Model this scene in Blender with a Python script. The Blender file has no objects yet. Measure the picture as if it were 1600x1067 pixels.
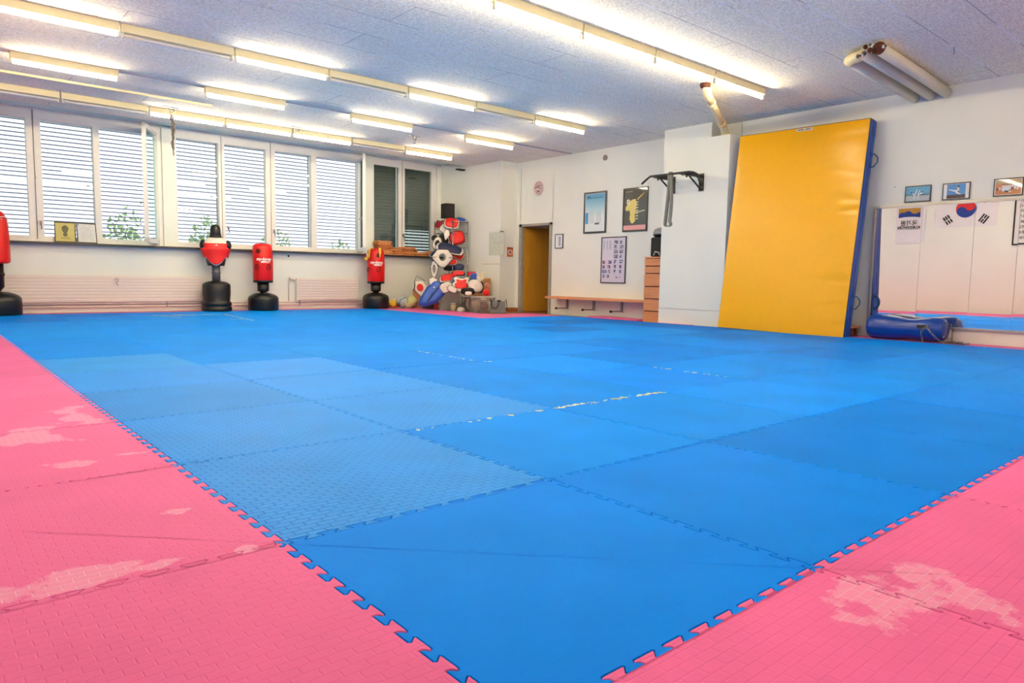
import bpy, bmesh, math, random
from mathutils import Vector, Matrix, Euler
PI = math.pi
R = math.radians
S = bpy.context.scene
C = S.collection

# ---------------------------------------------------------------- camera
FOC, YAW, PITCH, ROLL = 1093.99, 0.8605612, 0.0912398, -0.0167184
EYE = Vector((-0.7392, -0.80988, 0.734023))
_f = Vector((math.cos(YAW)*math.cos(PITCH), math.sin(YAW)*math.cos(PITCH), -math.sin(PITCH)))
_r0 = Vector((math.sin(YAW), -math.cos(YAW), 0)); _d0 = _f.cross(_r0)
_r = math.cos(ROLL)*_r0 + math.sin(ROLL)*_d0
_d = -math.sin(ROLL)*_r0 + math.cos(ROLL)*_d0
cd = bpy.data.cameras.new('camera'); cam = bpy.data.objects.new('camera', cd); C.objects.link(cam)
cd.sensor_width = 36; cd.lens = 36*FOC/1600; cd.clip_start = 0.05; cd.clip_end = 200
M = Matrix((_r, -_d, -_f)).transposed().to_4x4(); M.translation = EYE
cam.matrix_world = M; S.camera = cam
def at(px, py, depth):            # a point of the photograph at a chosen depth (m)
    return EYE + (_f + _r*(px-800)/FOC + _d*(py-533.5)/FOC)*depth

# ---------------------------------------------------------------- world and exposure
w = bpy.data.worlds.new('world'); S.world = w; w.use_nodes = True
wn = w.node_tree; wn.nodes.clear()
wo = wn.nodes.new('ShaderNodeOutputWorld'); wb = wn.nodes.new('ShaderNodeBackground')
wb.inputs[0].default_value = (0.86, 0.93, 1.0, 1); wb.inputs[1].default_value = SKY = 1.35
wn.links.new(wb.outputs[0], wo.inputs[0])
S.view_settings.view_transform = 'Standard'; S.view_settings.look = 'None'
S.view_settings.exposure = 0.36; S.view_settings.gamma = 1
TUBE = 78.0
for nm, x0, x1 in (('a', -2.0, 2.9), ('b', 3.1, 7.0), ('c', 7.3, 9.0)):   # sky portals in the window openings
    ld = bpy.data.lights.new('window_portal', 'AREA'); ld.shape = 'RECTANGLE'; ld.size = x1-x0; ld.size_y = 2.1
    ld.cycles.is_portal = True
    lo = bpy.data.objects.new('window_portal', ld); C.objects.link(lo)
    lo.location = ((x0+x1)/2, 14.0, 2.25); lo.rotation_euler = (R(-90), 0, 0)

# ---------------------------------------------------------------- materials
def lin(c):
    c = c/255
    return c/12.92 if c <= 0.04045 else ((c+0.055)/1.055)**2.4
def col(h):
    if isinstance(h, str):
        h = h.lstrip('#'); h = [int(h[i:i+2], 16) for i in (0, 2, 4)]
    return (lin(h[0]), lin(h[1]), lin(h[2]), 1)
MC = {}
def mat(name, h, rough=0.5, metal=0.0, noise=0.06, scale=12, bump=0.0, bscale=60, coat=0.0, emit=0.0, spec=None, alpha=None):
    if name in MC: return MC[name]
    m = bpy.data.materials.new(name); m.use_nodes = True; MC[name] = m
    nt = m.node_tree; b = nt.nodes['Principled BSDF']; c = col(h)
    b.inputs['Roughness'].default_value = rough; b.inputs['Metallic'].default_value = metal
    if coat: b.inputs['Coat Weight'].default_value = coat; b.inputs['Coat Roughness'].default_value = 0.03
    if spec is not None: b.inputs['Specular IOR Level'].default_value = spec
    tc = nt.nodes.new('ShaderNodeTexCoord')
    if noise:
        n = nt.nodes.new('ShaderNodeTexNoise'); n.inputs['Scale'].default_value = scale; n.inputs['Detail'].default_value = 4
        nt.links.new(tc.outputs['Object'], n.inputs['Vector'])
        r = nt.nodes.new('ShaderNodeValToRGB')
        r.color_ramp.elements[0].position = 0.3; r.color_ramp.elements[1].position = 0.7
        r.color_ramp.elements[0].color = tuple(x*(1-noise) for x in c[:3])+(1,)
        r.color_ramp.elements[1].color = tuple(min(1, x*(1+noise)) for x in c[:3])+(1,)
        nt.links.new(n.outputs['Fac'], r.inputs[0]); nt.links.new(r.outputs[0], b.inputs['Base Color'])
    else: b.inputs['Base Color'].default_value = c
    if bump:
        n2 = nt.nodes.new('ShaderNodeTexNoise'); n2.inputs['Scale'].default_value = bscale; n2.inputs['Detail'].default_value = 3
        nt.links.new(tc.outputs['Object'], n2.inputs['Vector'])
        bp = nt.nodes.new('ShaderNodeBump'); bp.inputs['Strength'].default_value = bump; bp.inputs['Distance'].default_value = 0.01
        nt.links.new(n2.outputs['Fac'], bp.inputs['Height']); nt.links.new(bp.outputs[0], b.inputs['Normal'])
    if emit:
        b.inputs['Emission Color'].default_value = c; b.inputs['Emission Strength'].default_value = emit
    if alpha is not None: b.inputs['Alpha'].default_value = alpha
    return m
def wood(name, h1, h2, scale=6, axis=0, rough=0.45):
    if name in MC: return MC[name]
    m = bpy.data.materials.new(name); m.use_nodes = True; MC[name] = m
    nt = m.node_tree; b = nt.nodes['Principled BSDF']; b.inputs['Roughness'].default_value = rough
    tc = nt.nodes.new('ShaderNodeTexCoord'); mp = nt.nodes.new('ShaderNodeMapping')
    s = [scale*6]*3; s[axis] = scale*0.5; mp.inputs['Scale'].default_value = s
    n = nt.nodes.new('ShaderNodeTexNoise'); n.inputs['Scale'].default_value = 1.0; n.inputs['Detail'].default_value = 6; n.inputs['Distortion'].default_value = 0.4
    r = nt.nodes.new('ShaderNodeValToRGB'); r.color_ramp.elements[0].color = col(h1); r.color_ramp.elements[1].color = col(h2)
    r.color_ramp.elements[0].position = 0.3; r.color_ramp.elements[1].position = 0.7
    nt.links.new(tc.outputs['Object'], mp.inputs[0]); nt.links.new(mp.outputs[0], n.inputs['Vector'])
    nt.links.new(n.outputs['Fac'], r.inputs[0]); nt.links.new(r.outputs[0], b.inputs['Base Color'])
    return m
def puzzle(name, h, weave, worn, spec=.05):
    """EVA foam: colour x object tint, basket-weave relief, worn whitish patches in the weave"""
    m = bpy.data.materials.new(name); m.use_nodes = True; MC[name] = m
    nt = m.node_tree; N = nt.nodes.new; L = nt.links.new; b = nt.nodes['Principled BSDF']
    geo = N('ShaderNodeNewGeometry'); oi = N('ShaderNodeObjectInfo')
    mul = N('ShaderNodeMixRGB'); mul.blend_type = 'MULTIPLY'; mul.inputs[0].default_value = 1
    n = N('ShaderNodeTexNoise'); n.inputs['Scale'].default_value = 2.2; n.inputs['Detail'].default_value = 6
    L(geo.outputs['Position'], n.inputs['Vector'])
    r = N('ShaderNodeValToRGB'); c = col(h)
    r.color_ramp.elements[0].position = .3; r.color_ramp.elements[1].position = .7
    r.color_ramp.elements[0].color = tuple(x*.93 for x in c[:3])+(1,); r.color_ramp.elements[1].color = tuple(min(1, x*1.06) for x in c[:3])+(1,)
    L(n.outputs['Fac'], r.inputs[0]); L(r.outputs[0], mul.inputs[1]); L(oi.outputs['Color'], mul.inputs[2])
    mp = N('ShaderNodeMapping'); mp.inputs['Rotation'].default_value = (0, 0, R(0)); L(geo.outputs['Position'], mp.inputs[0])
    br = N('ShaderNodeTexBrick'); br.inputs['Scale'].default_value = 1; br.inputs['Brick Width'].default_value = .056
    br.inputs['Row Height'].default_value = .028; br.inputs['Mortar Size'].default_value = .0028; br.inputs['Mortar Smooth'].default_value = 1
    L(mp.outputs[0], br.inputs['Vector'])
    wn_ = N('ShaderNodeTexNoise'); wn_.inputs['Scale'].default_value = 3.5; wn_.inputs['Detail'].default_value = 8; wn_.inputs['Roughness'].default_value = .65
    L(geo.outputs['Position'], wn_.inputs['Vector'])
    last = None                                   # scuffed patches, each a spot of its own on the floor
    for cx, cy, rx, ry in (WORN if worn else ()):
        s1 = N('ShaderNodeMapping'); s1.inputs['Location'].default_value = (-cx/rx, -cy/ry, 0); s1.inputs['Scale'].default_value = (1/rx, 1/ry, 0)
        L(geo.outputs['Position'], s1.inputs[0]); ln = N('ShaderNodeVectorMath'); ln.operation = 'LENGTH'; L(s1.outputs[0], ln.inputs[0])
        if last is None: last = ln.outputs['Value']
        else:
            mn = N('ShaderNodeMath'); mn.operation = 'MINIMUM'; L(last, mn.inputs[0]); L(ln.outputs['Value'], mn.inputs[1]); last = mn.outputs[0]
    sb_ = N('ShaderNodeMath'); sb_.operation = 'MULTIPLY_ADD'; sb_.inputs[1].default_value = 3.4; L(wn_.outputs['Fac'], sb_.inputs[0])
    sb_.inputs[2].default_value = -2.2
    df = N('ShaderNodeMath'); df.operation = 'SUBTRACT'; L(sb_.outputs[0], df.inputs[0])
    if last is not None: L(last, df.inputs[1])
    else: df.inputs[1].default_value = 9
    a1 = N('ShaderNodeMath'); a1.operation = 'ADD'; a1.inputs[1].default_value = 1.35; L(df.outputs[0], a1.inputs[0])
    wr = N('ShaderNodeValToRGB'); wr.color_ramp.elements[0].position = .30; wr.color_ramp.elements[1].position = .42
    L(a1.outputs[0], wr.inputs[0])
    ad = N('ShaderNodeMath'); ad.operation = 'MULTIPLY_ADD'; L(br.outputs['Fac'], ad.inputs[0]); ad.inputs[1].default_value = .30; ad.inputs[2].default_value = .26
    fm = N('ShaderNodeMath'); fm.operation = 'MULTIPLY'; L(wr.outputs[0], fm.inputs[0]); L(ad.outputs[0], fm.inputs[1])
    mx = N('ShaderNodeMixRGB'); L(fm.outputs[0], mx.inputs[0]); L(mul.outputs[0], mx.inputs[1]); mx.inputs[2].default_value = (.84, .62, .80, 1)
    L(mx.outputs[0], b.inputs['Base Color'])
    b.inputs['Roughness'].default_value = .5; b.inputs['Specular IOR Level'].default_value = spec
    fn = N('ShaderNodeTexNoise'); fn.inputs['Scale'].default_value = 90; L(geo.outputs['Position'], fn.inputs['Vector'])
    fb = N('ShaderNodeBump'); fb.inputs['Strength'].default_value = .12; fb.inputs['Distance'].default_value = .004; L(fn.outputs['Fac'], fb.inputs['Height'])
    bp = N('ShaderNodeBump'); bp.inputs['Strength'].default_value = weave; bp.inputs['Distance'].default_value = .003; bp.invert = True
    L(br.outputs['Fac'], bp.inputs['Height']); L(fb.outputs[0], bp.inputs['Normal']); L(bp.outputs[0], b.inputs['Normal'])
    return m
WORN = [(-.72, 1.08, .42, .10), (-.45, 1.10, .22, .09), (-.30, 1.05, .10, .05), (-.09, 1.02, .05, .04), (-.14, 1.45, .07, .06), (-.68, 1.62, .12, .04),
        (-.75, 2.35, .22, .30), (-.35, 2.9, .20, .35), (-.15, 3.25, .18, .5), (-.8, 3.2, .25, .4), (-.28, 2.25, .14, .10), (-.1, 2.3, .16, .05), (-.55, 5.0, .35, .5), (1.05, -.25, .30, .22)]
blue_plain = puzzle('blue_foam', '#0080f0', .10, .0, .02)
blue_weave = puzzle('blue_foam_woven', '#0a88f2', .9, .0, .09)
pink_foam = puzzle('pink_foam', '#da68a4', .34, .42, .05)

def ceiling_mat():
    m = bpy.data.materials.new('wood_wool_panels'); m.use_nodes = True
    nt = m.node_tree; N = nt.nodes.new; L = nt.links.new; b = nt.nodes['Principled BSDF']; b.inputs['Roughness'].default_value = .9
    geo = N('ShaderNodeNewGeometry')
    br = N('ShaderNodeTexBrick'); br.inputs['Scale'].default_value = 1; br.inputs['Brick Width'].default_value = 2.0
    br.inputs['Row Height'].default_value = .5; br.inputs['Mortar Size'].default_value = .007; br.inputs['Mortar Smooth'].default_value = .3
    br.inputs['Color1'].default_value = (.93, .89, .74, 1); br.inputs['Color2'].default_value = (.97, .93, .78, 1); br.inputs['Mortar'].default_value = (.55, .54, .50, 1)
    L(geo.outputs['Position'], br.inputs['Vector'])
    n = N('ShaderNodeTexNoise'); n.inputs['Scale'].default_value = 55; n.inputs['Detail'].default_value = 5; n.inputs['Roughness'].default_value = .75
    mp = N('ShaderNodeMapping'); mp.inputs['Scale'].default_value = (.6, 1, 1); L(geo.outputs['Position'], mp.inputs[0]); L(mp.outputs[0], n.inputs['Vector'])
    r = N('ShaderNodeValToRGB'); r.color_ramp.elements[0].position = .36; r.color_ramp.elements[1].position = .6
    r.color_ramp.elements[0].color = (.68, .68, .72, 1); r.color_ramp.elements[1].color = (1.08, 1.08, 1.08, 1)
    L(n.outputs['Fac'], r.inputs[0])
    mu = N('ShaderNodeMixRGB'); mu.blend_type = 'MULTIPLY'; mu.inputs[0].default_value = 1; L(br.outputs['Color'], mu.inputs[1]); L(r.outputs[0], mu.inputs[2])
    # gap highlights put into the colour as pale streaks along some joints
    n3 = N('ShaderNodeTexNoise'); n3.inputs['Scale'].default_value = .9; L(geo.outputs['Position'], n3.inputs['Vector'])
    r3 = N('ShaderNodeValToRGB'); r3.color_ramp.elements[0].position = .47; r3.color_ramp.elements[1].position = .50; L(n3.outputs['Fac'], r3.inputs[0])
    f3 = N('ShaderNodeMath'); f3.operation = 'MULTIPLY'; L(r3.outputs[0], f3.inputs[0]); L(br.outputs['Fac'], f3.inputs[1])
    m3 = N('ShaderNodeMixRGB'); L(f3.outputs[0], m3.inputs[0]); L(mu.outputs[0], m3.inputs[1]); m3.inputs[2].default_value = (.95, .95, .97, 1)
    L(m3.outputs[0], b.inputs['Base Color'])
    bp = N('ShaderNodeBump'); bp.inputs['Strength'].default_value = .7; bp.inputs['Distance'].default_value = .006; L(n.outputs['Fac'], bp.inputs['Height']); L(bp.outputs[0], b.inputs['Normal'])
    return m
def glass_mat(name, tint=(1, 1, 1, 1), ior=1.45, rough=0.0):
    m = bpy.data.materials.new(name); m.use_nodes = True; nt = m.node_tree; nt.nodes.clear()
    o = nt.nodes.new('ShaderNodeOutputMaterial'); t = nt.nodes.new('ShaderNodeBsdfTransparent'); t.inputs[0].default_value = tint
    g = nt.nodes.new('ShaderNodeBsdfGlossy'); g.inputs['Roughness'].default_value = rough
    f = nt.nodes.new('ShaderNodeFresnel'); f.inputs[0].default_value = ior
    mx = nt.nodes.new('ShaderNodeMixShader')
    nt.links.new(f.outputs[0], mx.inputs[0]); nt.links.new(t.outputs[0], mx.inputs[1]); nt.links.new(g.outputs[0], mx.inputs[2]); nt.links.new(mx.outputs[0], o.inputs[0])
    return m
glass = glass_mat('window_glass', (.97, .99, .98, 1))
glass_aqua = glass_mat('window_glass_aqua', (.84, .96, .93, 1), 1.01)
clear_plastic = glass_mat('clear_plastic', (.93, .92, .90, 1), 1.3, .3)
def _milky(m):
    nt = m.node_tree; o = [n for n in nt.nodes if n.type == 'OUTPUT_MATERIAL'][0]; src = o.inputs[0].links[0].from_socket
    d = nt.nodes.new('ShaderNodeBsdfDiffuse'); d.inputs[0].default_value = (.72, .70, .68, 1); mx = nt.nodes.new('ShaderNodeMixShader'); mx.inputs[0].default_value = .10
    nt.links.new(src, mx.inputs[1]); nt.links.new(d.outputs[0], mx.inputs[2]); nt.links.new(mx.outputs[0], o.inputs[0])
_milky(clear_plastic)

white_wall = mat('wall_paint', '#e8ebe4', .8, noise=.02, scale=1.5, bump=.05, bscale=120)
white_paint = mat('white_paint', '#e6e3da', .45, noise=.02)
frame_cream = mat('window_frame_paint', '#e9e7e4', .4, noise=.02)
aqua_paint = mat('pale_aqua_paint', '#d3e6e3', .5, noise=.02)
black = mat('black_plastic', '#0b0b0d', .38, noise=.1)
blackmatte = mat('black_matte', '#101013', .7, noise=.1)
red = mat('red_vinyl', '#dc0f0a', .38, noise=.05, bump=.06, bscale=9)
darkred = mat('dark_red_fabric', '#8c101c', .7)
crimson = mat('red_pad', '#dd1b1a', .5)
navy = mat('navy_pad', '#141f4a', .55)
royal = mat('royal_blue_vinyl', '#1c4fae', .4, bump=.15, bscale=8)
bagblue = mat('blue_bag_vinyl', '#0d3c98', .32, bump=.35, bscale=6)
offwhite = mat('off_white_vinyl', '#e6ddd0', .5)
white_ink = mat('white_print', '#f2efe8', .6, noise=0)
black_ink = mat('black_print', '#151515', .6, noise=0)
yellow = mat('yellow_vinyl', '#f4b400', .30, noise=.015, bump=.0)
chrome = mat('chrome', '#b9bcc0', .22, 1.0)
steel = mat('galvanised_steel', '#98999a', .4, .9)
grey_metal = mat('grey_tube', '#5b5f66', .45, .3)
alu = mat('brushed_aluminium', '#b9b4ab', .38, .7)
beech = wood('beech_veneer', '#c77f52', '#d89466', 5, 1)
beech_x = wood('beech_bench', '#cf8a5a', '#dd9b6d', 5, 1)
pine = wood('pine_board', '#c9733a', '#e2a066', 9, 0, .6)
pine2 = wood('pine_board_pale', '#d3874c', '#ebb57c', 9, 1, .6)
parquet = wood('parquet', '#8b4f26', '#a8683a', 3, 1, .4)

# ---------------------------------------------------------------- mesh helpers
class MB:
    """collects shapes into one mesh; every shape takes a material"""
    def __init__(s): s.bm = bmesh.new(); s.mats = []
    def mi(s, m):
        if m not in s.mats: s.mats.append(m)
        return s.mats.index(m)
    def faces(s, vs, fs, m, smooth=False):
        i = s.mi(m); bv = [s.bm.verts.new(v) for v in vs]
        for f in fs:
            try: q = s.bm.faces.new([bv[k] for k in f]); q.material_index = i; q.smooth = smooth
            except ValueError: pass
        return s
    def box(s, p0, p1, m, T=None):
        x0, y0, z0 = p0; x1, y1, z1 = p1
        v = [Vector(c) for c in ((x0,y0,z0),(x1,y0,z0),(x1,y1,z0),(x0,y1,z0),(x0,y0,z1),(x1,y0,z1),(x1,y1,z1),(x0,y1,z1))]
        if T is not None: v = [T @ c for c in v]
        return s.faces(v, [(0,3,2,1),(4,5,6,7),(0,1,5,4),(1,2,6,5),(2,3,7,6),(3,0,4,7)], m)
    def tube(s, pts, r, m, n=10, closed=False, flat=1.0):
        pts = [Vector(p) for p in pts]; rings = []; k = len(pts); prev = None
        for i, p in enumerate(pts):
            a = pts[(i-1) % k] if (i or closed) else p; b = pts[(i+1) % k] if (i < k-1 or closed) else p
            t = (b-a).normalized()
            if prev is None:
                u = t.cross(Vector((0, 0, 1)));  u = t.cross(Vector((1, 0, 0))) if u.length < .2 else u
            else: u = prev - t*prev.dot(t)
            u.normalize(); prev = u; v = t.cross(u); rr = r[i] if isinstance(r, (list, tuple)) else r
            rings.append([p + u*math.cos(2*PI*j/n)*rr + v*math.sin(2*PI*j/n)*rr*flat for j in range(n)])
        vs = [q for rg in rings for q in rg]; fs = []
        for i in range(k if closed else k-1):
            for j in range(n):
                a = i*n+j; b = i*n+(j+1) % n; c = ((i+1) % k)*n+(j+1) % n; d = ((i+1) % k)*n+j; fs.append((a, b, c, d))
        if not closed: fs += [tuple(range(n))[::-1], tuple((k-1)*n+j for j in range(n))]
        return s.faces(vs, fs, m, True)
    def lathe(s, prof, m, c=(0, 0, 0), n=40, sx=1, sy=1, T=None):
        c = Vector(c); vs = []; fs = []; k = len(prof)
        for r, z in prof:
            for j in range(n):
                v = c + Vector((r*sx*math.cos(2*PI*j/n), r*sy*math.sin(2*PI*j/n), z)); vs.append(T @ v if T is not None else v)
        for i in range(k-1):
            for j in range(n): fs.append((i*n+j, i*n+(j+1) % n, (i+1)*n+(j+1) % n, (i+1)*n+j))
        if prof[0][0] > 1e-4: fs.append(tuple(range(n))[::-1])
        if prof[-1][0] > 1e-4: fs.append(tuple((k-1)*n+j for j in range(n)))
        return s.faces(vs, fs, m, True)
    def ball(s, c, r, m, n=20, T=None):
        r = (r, r, r) if not isinstance(r, (tuple, list)) else r
        pr = [(math.sin(PI*i/12), -math.cos(PI*i/12)) for i in range(13)]; pr[0] = (1e-5, -1); pr[-1] = (1e-5, 1)
        T0 = Matrix.Translation(c) @ Matrix.Diagonal((r[0], r[1], r[2], 1))
        if T is not None: T0 = Matrix.Translation(c) @ T @ Matrix.Diagonal((r[0], r[1], r[2], 1))
        return s.lathe(pr, m, n=n, T=T0)
    def prism(s, poly, h, m, T=None, z0=0.0):
        n = len(poly); v = [Vector((x, y, z0)) for x, y in poly]+[Vector((x, y, z0+h)) for x, y in poly]
        if T is not None: v = [T @ c for c in v]
        return s.faces(v, [tuple(range(n))[::-1], tuple(range(n, 2*n))]+[(i, (i+1) % n, n+(i+1) % n, n+i) for i in range(n)], m)
    def build(s, name, parent=None, loc=None, bevel=0, smooth_angle=None):
        bmesh.ops.remove_doubles(s.bm, verts=s.bm.verts, dist=1e-5)
        bmesh.ops.recalc_face_normals(s.bm, faces=s.bm.faces)
        me = bpy.data.meshes.new(name); s.bm.to_mesh(me); s.bm.free()
        for m in s.mats: me.materials.append(m)
        o = bpy.data.objects.new(name, me); C.objects.link(o)
        if loc is not None: o.location = loc
        if parent: o.parent = parent
        if bevel:
            b = o.modifiers.new('bevel', 'BEVEL'); b.width = bevel; b.segments = 2; b.limit_method = 'ANGLE'; b.angle_limit = R(40)
        if smooth_angle: me.set_sharp_from_angle(angle=R(smooth_angle))
        return o
def tag(o, label=None, cat=None, group=None, kind=None):
    if label: o['label'] = label
    if cat: o['category'] = cat
    if group: o['group'] = group
    if kind: o['kind'] = kind
    return o
def thing(name, label, cat, loc=(0, 0, 0), rz=0, group=None):
    o = bpy.data.objects.new(name, None); C.objects.link(o); o.empty_display_size = .1
    o.location = loc; o.rotation_euler = (0, 0, rz)
    return tag(o, label, cat, group)
def struct(mb, name, **k): return tag(mb.build(name, **k), kind='structure')
def copy_tree(o, parent=None):
    c = o.copy(); C.objects.link(c); c.parent = parent
    for ch in list(o.children): copy_tree(ch, c)
    return c
def text(body, size, m, name, parent, mtx, ex=.0012, bold=0.0, sx=1.0, shear=0.0, align='CENTER', sp=1.0):
    cu = bpy.data.curves.new('lettering', 'FONT'); cu.body = body; cu.size = size; cu.align_x = align; cu.align_y = 'CENTER'
    cu.extrude = ex; cu.offset = bold; cu.shear = shear; cu.space_character = sp; cu.resolution_u = 3
    t = bpy.data.objects.new('lettering', cu); C.objects.link(t)
    me = bpy.data.meshes.new_from_object(t); bpy.data.objects.remove(t); bpy.data.curves.remove(cu)
    me.materials.clear(); me.materials.append(m)
    me.transform(mtx @ Matrix.Diagonal((sx, 1, 1, 1)))
    o = bpy.data.objects.new(name, me); C.objects.link(o)
    if parent: o.parent = parent
    return o
def TM(loc, rx=0, ry=0, rz=0): return Matrix.Translation(loc) @ Euler((rx, ry, rz)).to_matrix().to_4x4()
# a frame for flat things on the right-hand walls: local x -> world -y (rightwards as one faces the wall), local y -> up, local z -> into the room
def WR(x, y, z): return Matrix(((0, 0, -1, x), (-1, 0, 0, y), (0, 1, 0, z), (0, 0, 0, 1)))
# the same for the left-hand wall
def WL(x, y, z): return Matrix(((0, 0, 1, x), (1, 0, 0, y), (0, 1, 0, z), (0, 0, 0, 1)))
# and for faces turned towards the near end of the room (facing -y)
def WB(x, y, z): return Matrix(((1, 0, 0, x), (0, 0, -1, y), (0, 1, 0, z), (0, 0, 0, 1)))
# ================================================================ the room
H = 3.25; XW = 9.4; YW = 13.4; XL = -2.1; YF = -3.2
ceil_m = ceiling_mat()
struct(MB().box((XL-.3, YF-.3, -.12), (9.9, 13.9, -.03), parquet).box((9.9, 9.9, -.12), (11.2, 11.4, -.03), parquet), 'floor')
cl = MB().box((XL-.3, YF-.3, H), (9.9, 12.3, H+.3), ceil_m); struct(cl, 'ceiling')
struct(MB().box((XL-.3, 12.3, H+.16), (9.9, 13.9, H+.3), aqua_paint), 'ceiling')           # smooth raised strip over the windows
struct(MB().box((XL, YF-.2, -.03), (9.9, YF, H), white_wall), 'wall_front')
struct(MB().box((XL-.2, YF-.2, -.03), (XL, 13.9, H+.2), white_wall), 'wall_left')
struct(MB().box((XW, YF, -.03), (9.9, 5.48, H), white_wall).box((XW, 5.47, 3.02), (9.9, 6.0, H), white_wall), 'wall_right')
struct(MB().box((9.09, 5.82, -.03), (9.9, 6.74, H), white_wall).box((9.09, 5.48, -.03), (9.9, 5.82, 3.02), white_wall), 'wall_right')
struct(MB().box((9.6, 6.7, -.03), (9.9, 9.97, H), white_wall).box((9.6, 9.96, 1.9), (9.9, 11.0, H), white_wall).box((9.6, 10.99, -.03), (9.9, 11.15, H), white_wall), 'wall_right')
struct(MB().box((9.13, 11.12, -.03), (9.9, 13.9, H+.2), white_wall), 'wall_right')
wb_ = MB()
wb_.box((XL, YW, -.03), (9.13, 13.75, 1.17), white_wall)
for a, b in ((2.9, 3.12), (7.03, 7.28), (9.02, 9.13)): wb_.box((a, YW, 1.17), (b, 13.75, 3.42), white_wall)
wb_.box((XL, YW, 3.4), (9.13, 13.75, 3.43), white_wall)
struct(wb_, 'wall_back')
# joint line low on the pillar
struct(MB().box((9.083, 5.48, .25), (9.092, 6.74, .256), mat('pillar_joint_grey', '#b9b6b6', .8)), 'trim_2')
struct(MB().box((9.585, 10.99, -.03), (9.6, 11.12, .06), parquet).box((9.13, 11.105, -.03), (9.6, 11.12, .06), parquet), 'baseboard_right')
struct(MB().box((9.122, 11.12, 1.02), (9.13, 11.75, 1.03), mat('panel_edge', '#b7a48f', .7)), 'trim_3')
struct(MB().box((XL, 13.25, 1.165), (7.03, 13.4, 1.2), mat('sill_stone', '#3a3735', .5)).box((7.03, 13.25, 1.165), (9.13, 13.4, 1.2), mat('sill_stone', '#3a3735', .5)), 'trim_1')
# the passage behind the doorway
ochre = wood('ochre_door', '#b8811d', '#c8932a', 3, 2, .5)
struct(MB().box((11.0, 9.7, -.03), (11.2, 11.3, 2.3), white_wall).box((9.9, 11.1, -.03), (11.2, 11.3, 2.3), white_wall)
       .box((9.9, 9.7, -.03), (11.2, 9.9, 2.3), white_wall).box((9.9, 9.7, 2.2), (11.2, 11.3, 2.3), white_wall), 'wall_hall')
gm = mat('grey_door_frame', '#9a9892', .45)
dr = MB().box((9.56, 10.90, -.03), (9.63, 10.99, 1.9), gm).box((9.56, 9.97, -.03), (9.92, 10.02, 1.9), gm).box((9.56, 9.97, 1.85), (9.92, 10.99, 1.9), gm)
do = struct(dr, 'door_1')
leaf = MB().box((9.64, 10.88, -.02), (10.56, 10.92, 1.845), ochre).build('door_leaf', do)
MB().tube([(10.48, 10.88, .98), (10.48, 10.82, .98), (10.38, 10.82, .98)], .009, steel, 8).build('door_handle', leaf)

# ---------------------------------------------------------------- windows, x positions of the panes
ZB, ZT, YP = 1.30, 3.22, 13.5
def frame(n, x0, x1, bars):
    f = MB()
    f.box((x0, 13.44, 1.2), (x1, 13.56, ZB), frame_cream).box((x0, 13.44, ZT), (x1, 13.56, 3.42), frame_cream)
    for a, b in bars: f.box((a, 13.44, ZB-.01), (b, 13.56, ZT+.01), frame_cream)
    return tag(f.build('window_%d' % n, bevel=.006), kind='structure')
def pane(par, x0, x1, g=glass): MB().box((x0, YP-.003, ZB), (x1, YP+.003, ZT), g).build('pane', par)
def hinge(par, x, zs):
    for z in zs: MB().tube([(x, 13.435, z-.05), (x, 13.435, z+.05)], .011, frame_cream, 8).build('hinge', par)
def handle(par, x, y, z, T=None):
    m = MB(); pts = [(x, y, z), (x, y-.05, z), (x, y-.055, z-.11)]
    m.box((x-.016, y-.012, z-.045), (x+.016, y, z+.035), steel); m.tube(pts, .009, steel, 8); return m.build('window_handle', par)
def sash(par, hx, hy, wd, ang):
    """a casement swung into the room: hinge at (hx, hy), closed it would run towards -x"""
    T = Matrix.Translation((hx, hy, 0)) @ Matrix.Rotation(ang, 4, 'Z')
    s = MB(); t = .055
    s.box((-wd, -.03, 1.24), (-wd+.07, .03, 3.27), frame_cream, T).box((-.07, -.03, 1.24), (0, .03, 3.27), frame_cream, T)
    s.box((-wd, -.03, 1.24), (0, .03, 1.32), frame_cream, T).box((-wd, -.03, 3.19), (0, .03, 3.27), frame_cream, T)
    so = s.build('window_sash', par, bevel=.005)
    MB().box((-wd+.06, -.004, 1.31), (-.06, .004, 3.2), glass_aqua, T).build('pane', so)
    m = MB().box((-wd+.02, .03, 1.85), (-wd+.05, .04, 1.98), steel, T).tube([T @ Vector(p) for p in ((-wd+.035, .04, 1.92), (-wd+.035, .09, 1.92), (-wd+.14, .095, 1.9))], .009, steel, 8)
    m.build('window_handle', so)
w1 = frame(1, XL, 2.9, [(XL, -2.03), (-.62, -.42), (.83, 1.04), (1.80, 1.90), (2.79, 2.9)])
for a, b in ((-2.03, -.62), (-.42, .83), (1.04, 1.80)): pane(w1, a, b)
MB().tube([(.935, 13.432, 1.25), (.935, 13.432, 3.38)], .006, mat('hinge_gap', '#8f8a82', .6), 6).build('hinge_gap', w1)
hinge(w1, .95, (1.55, 2.3)); handle(w1, .99, 13.44, 1.52)
sash(w1, 2.80, 13.43, .92, R(65))
w2 = frame(2, 3.12, 7.03, [(3.12, 3.16), (3.92, 4.04), (4.85, 5.05), (5.83, 5.95), (6.92, 7.03)])
for a, b in ((3.16, 3.92), (4.04, 4.85), (5.05, 5.83)): pane(w2, a, b)
MB().tube([(3.975, 13.432, 1.25), (3.975, 13.432, 3.38)], .005, MC['hinge_gap'], 6).build('hinge_gap', w2)
MB().tube([(4.95, 13.432, 1.25), (4.95, 13.432, 3.38)], .005, MC['hinge_gap'], 6).build('hinge_gap', w2)
handle(w2, 4.08, 13.43, 1.62); handle(w2, 5.0, 13.43, 1.6)
sash(w2, 6.95, 13.43, .92, R(68))
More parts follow.
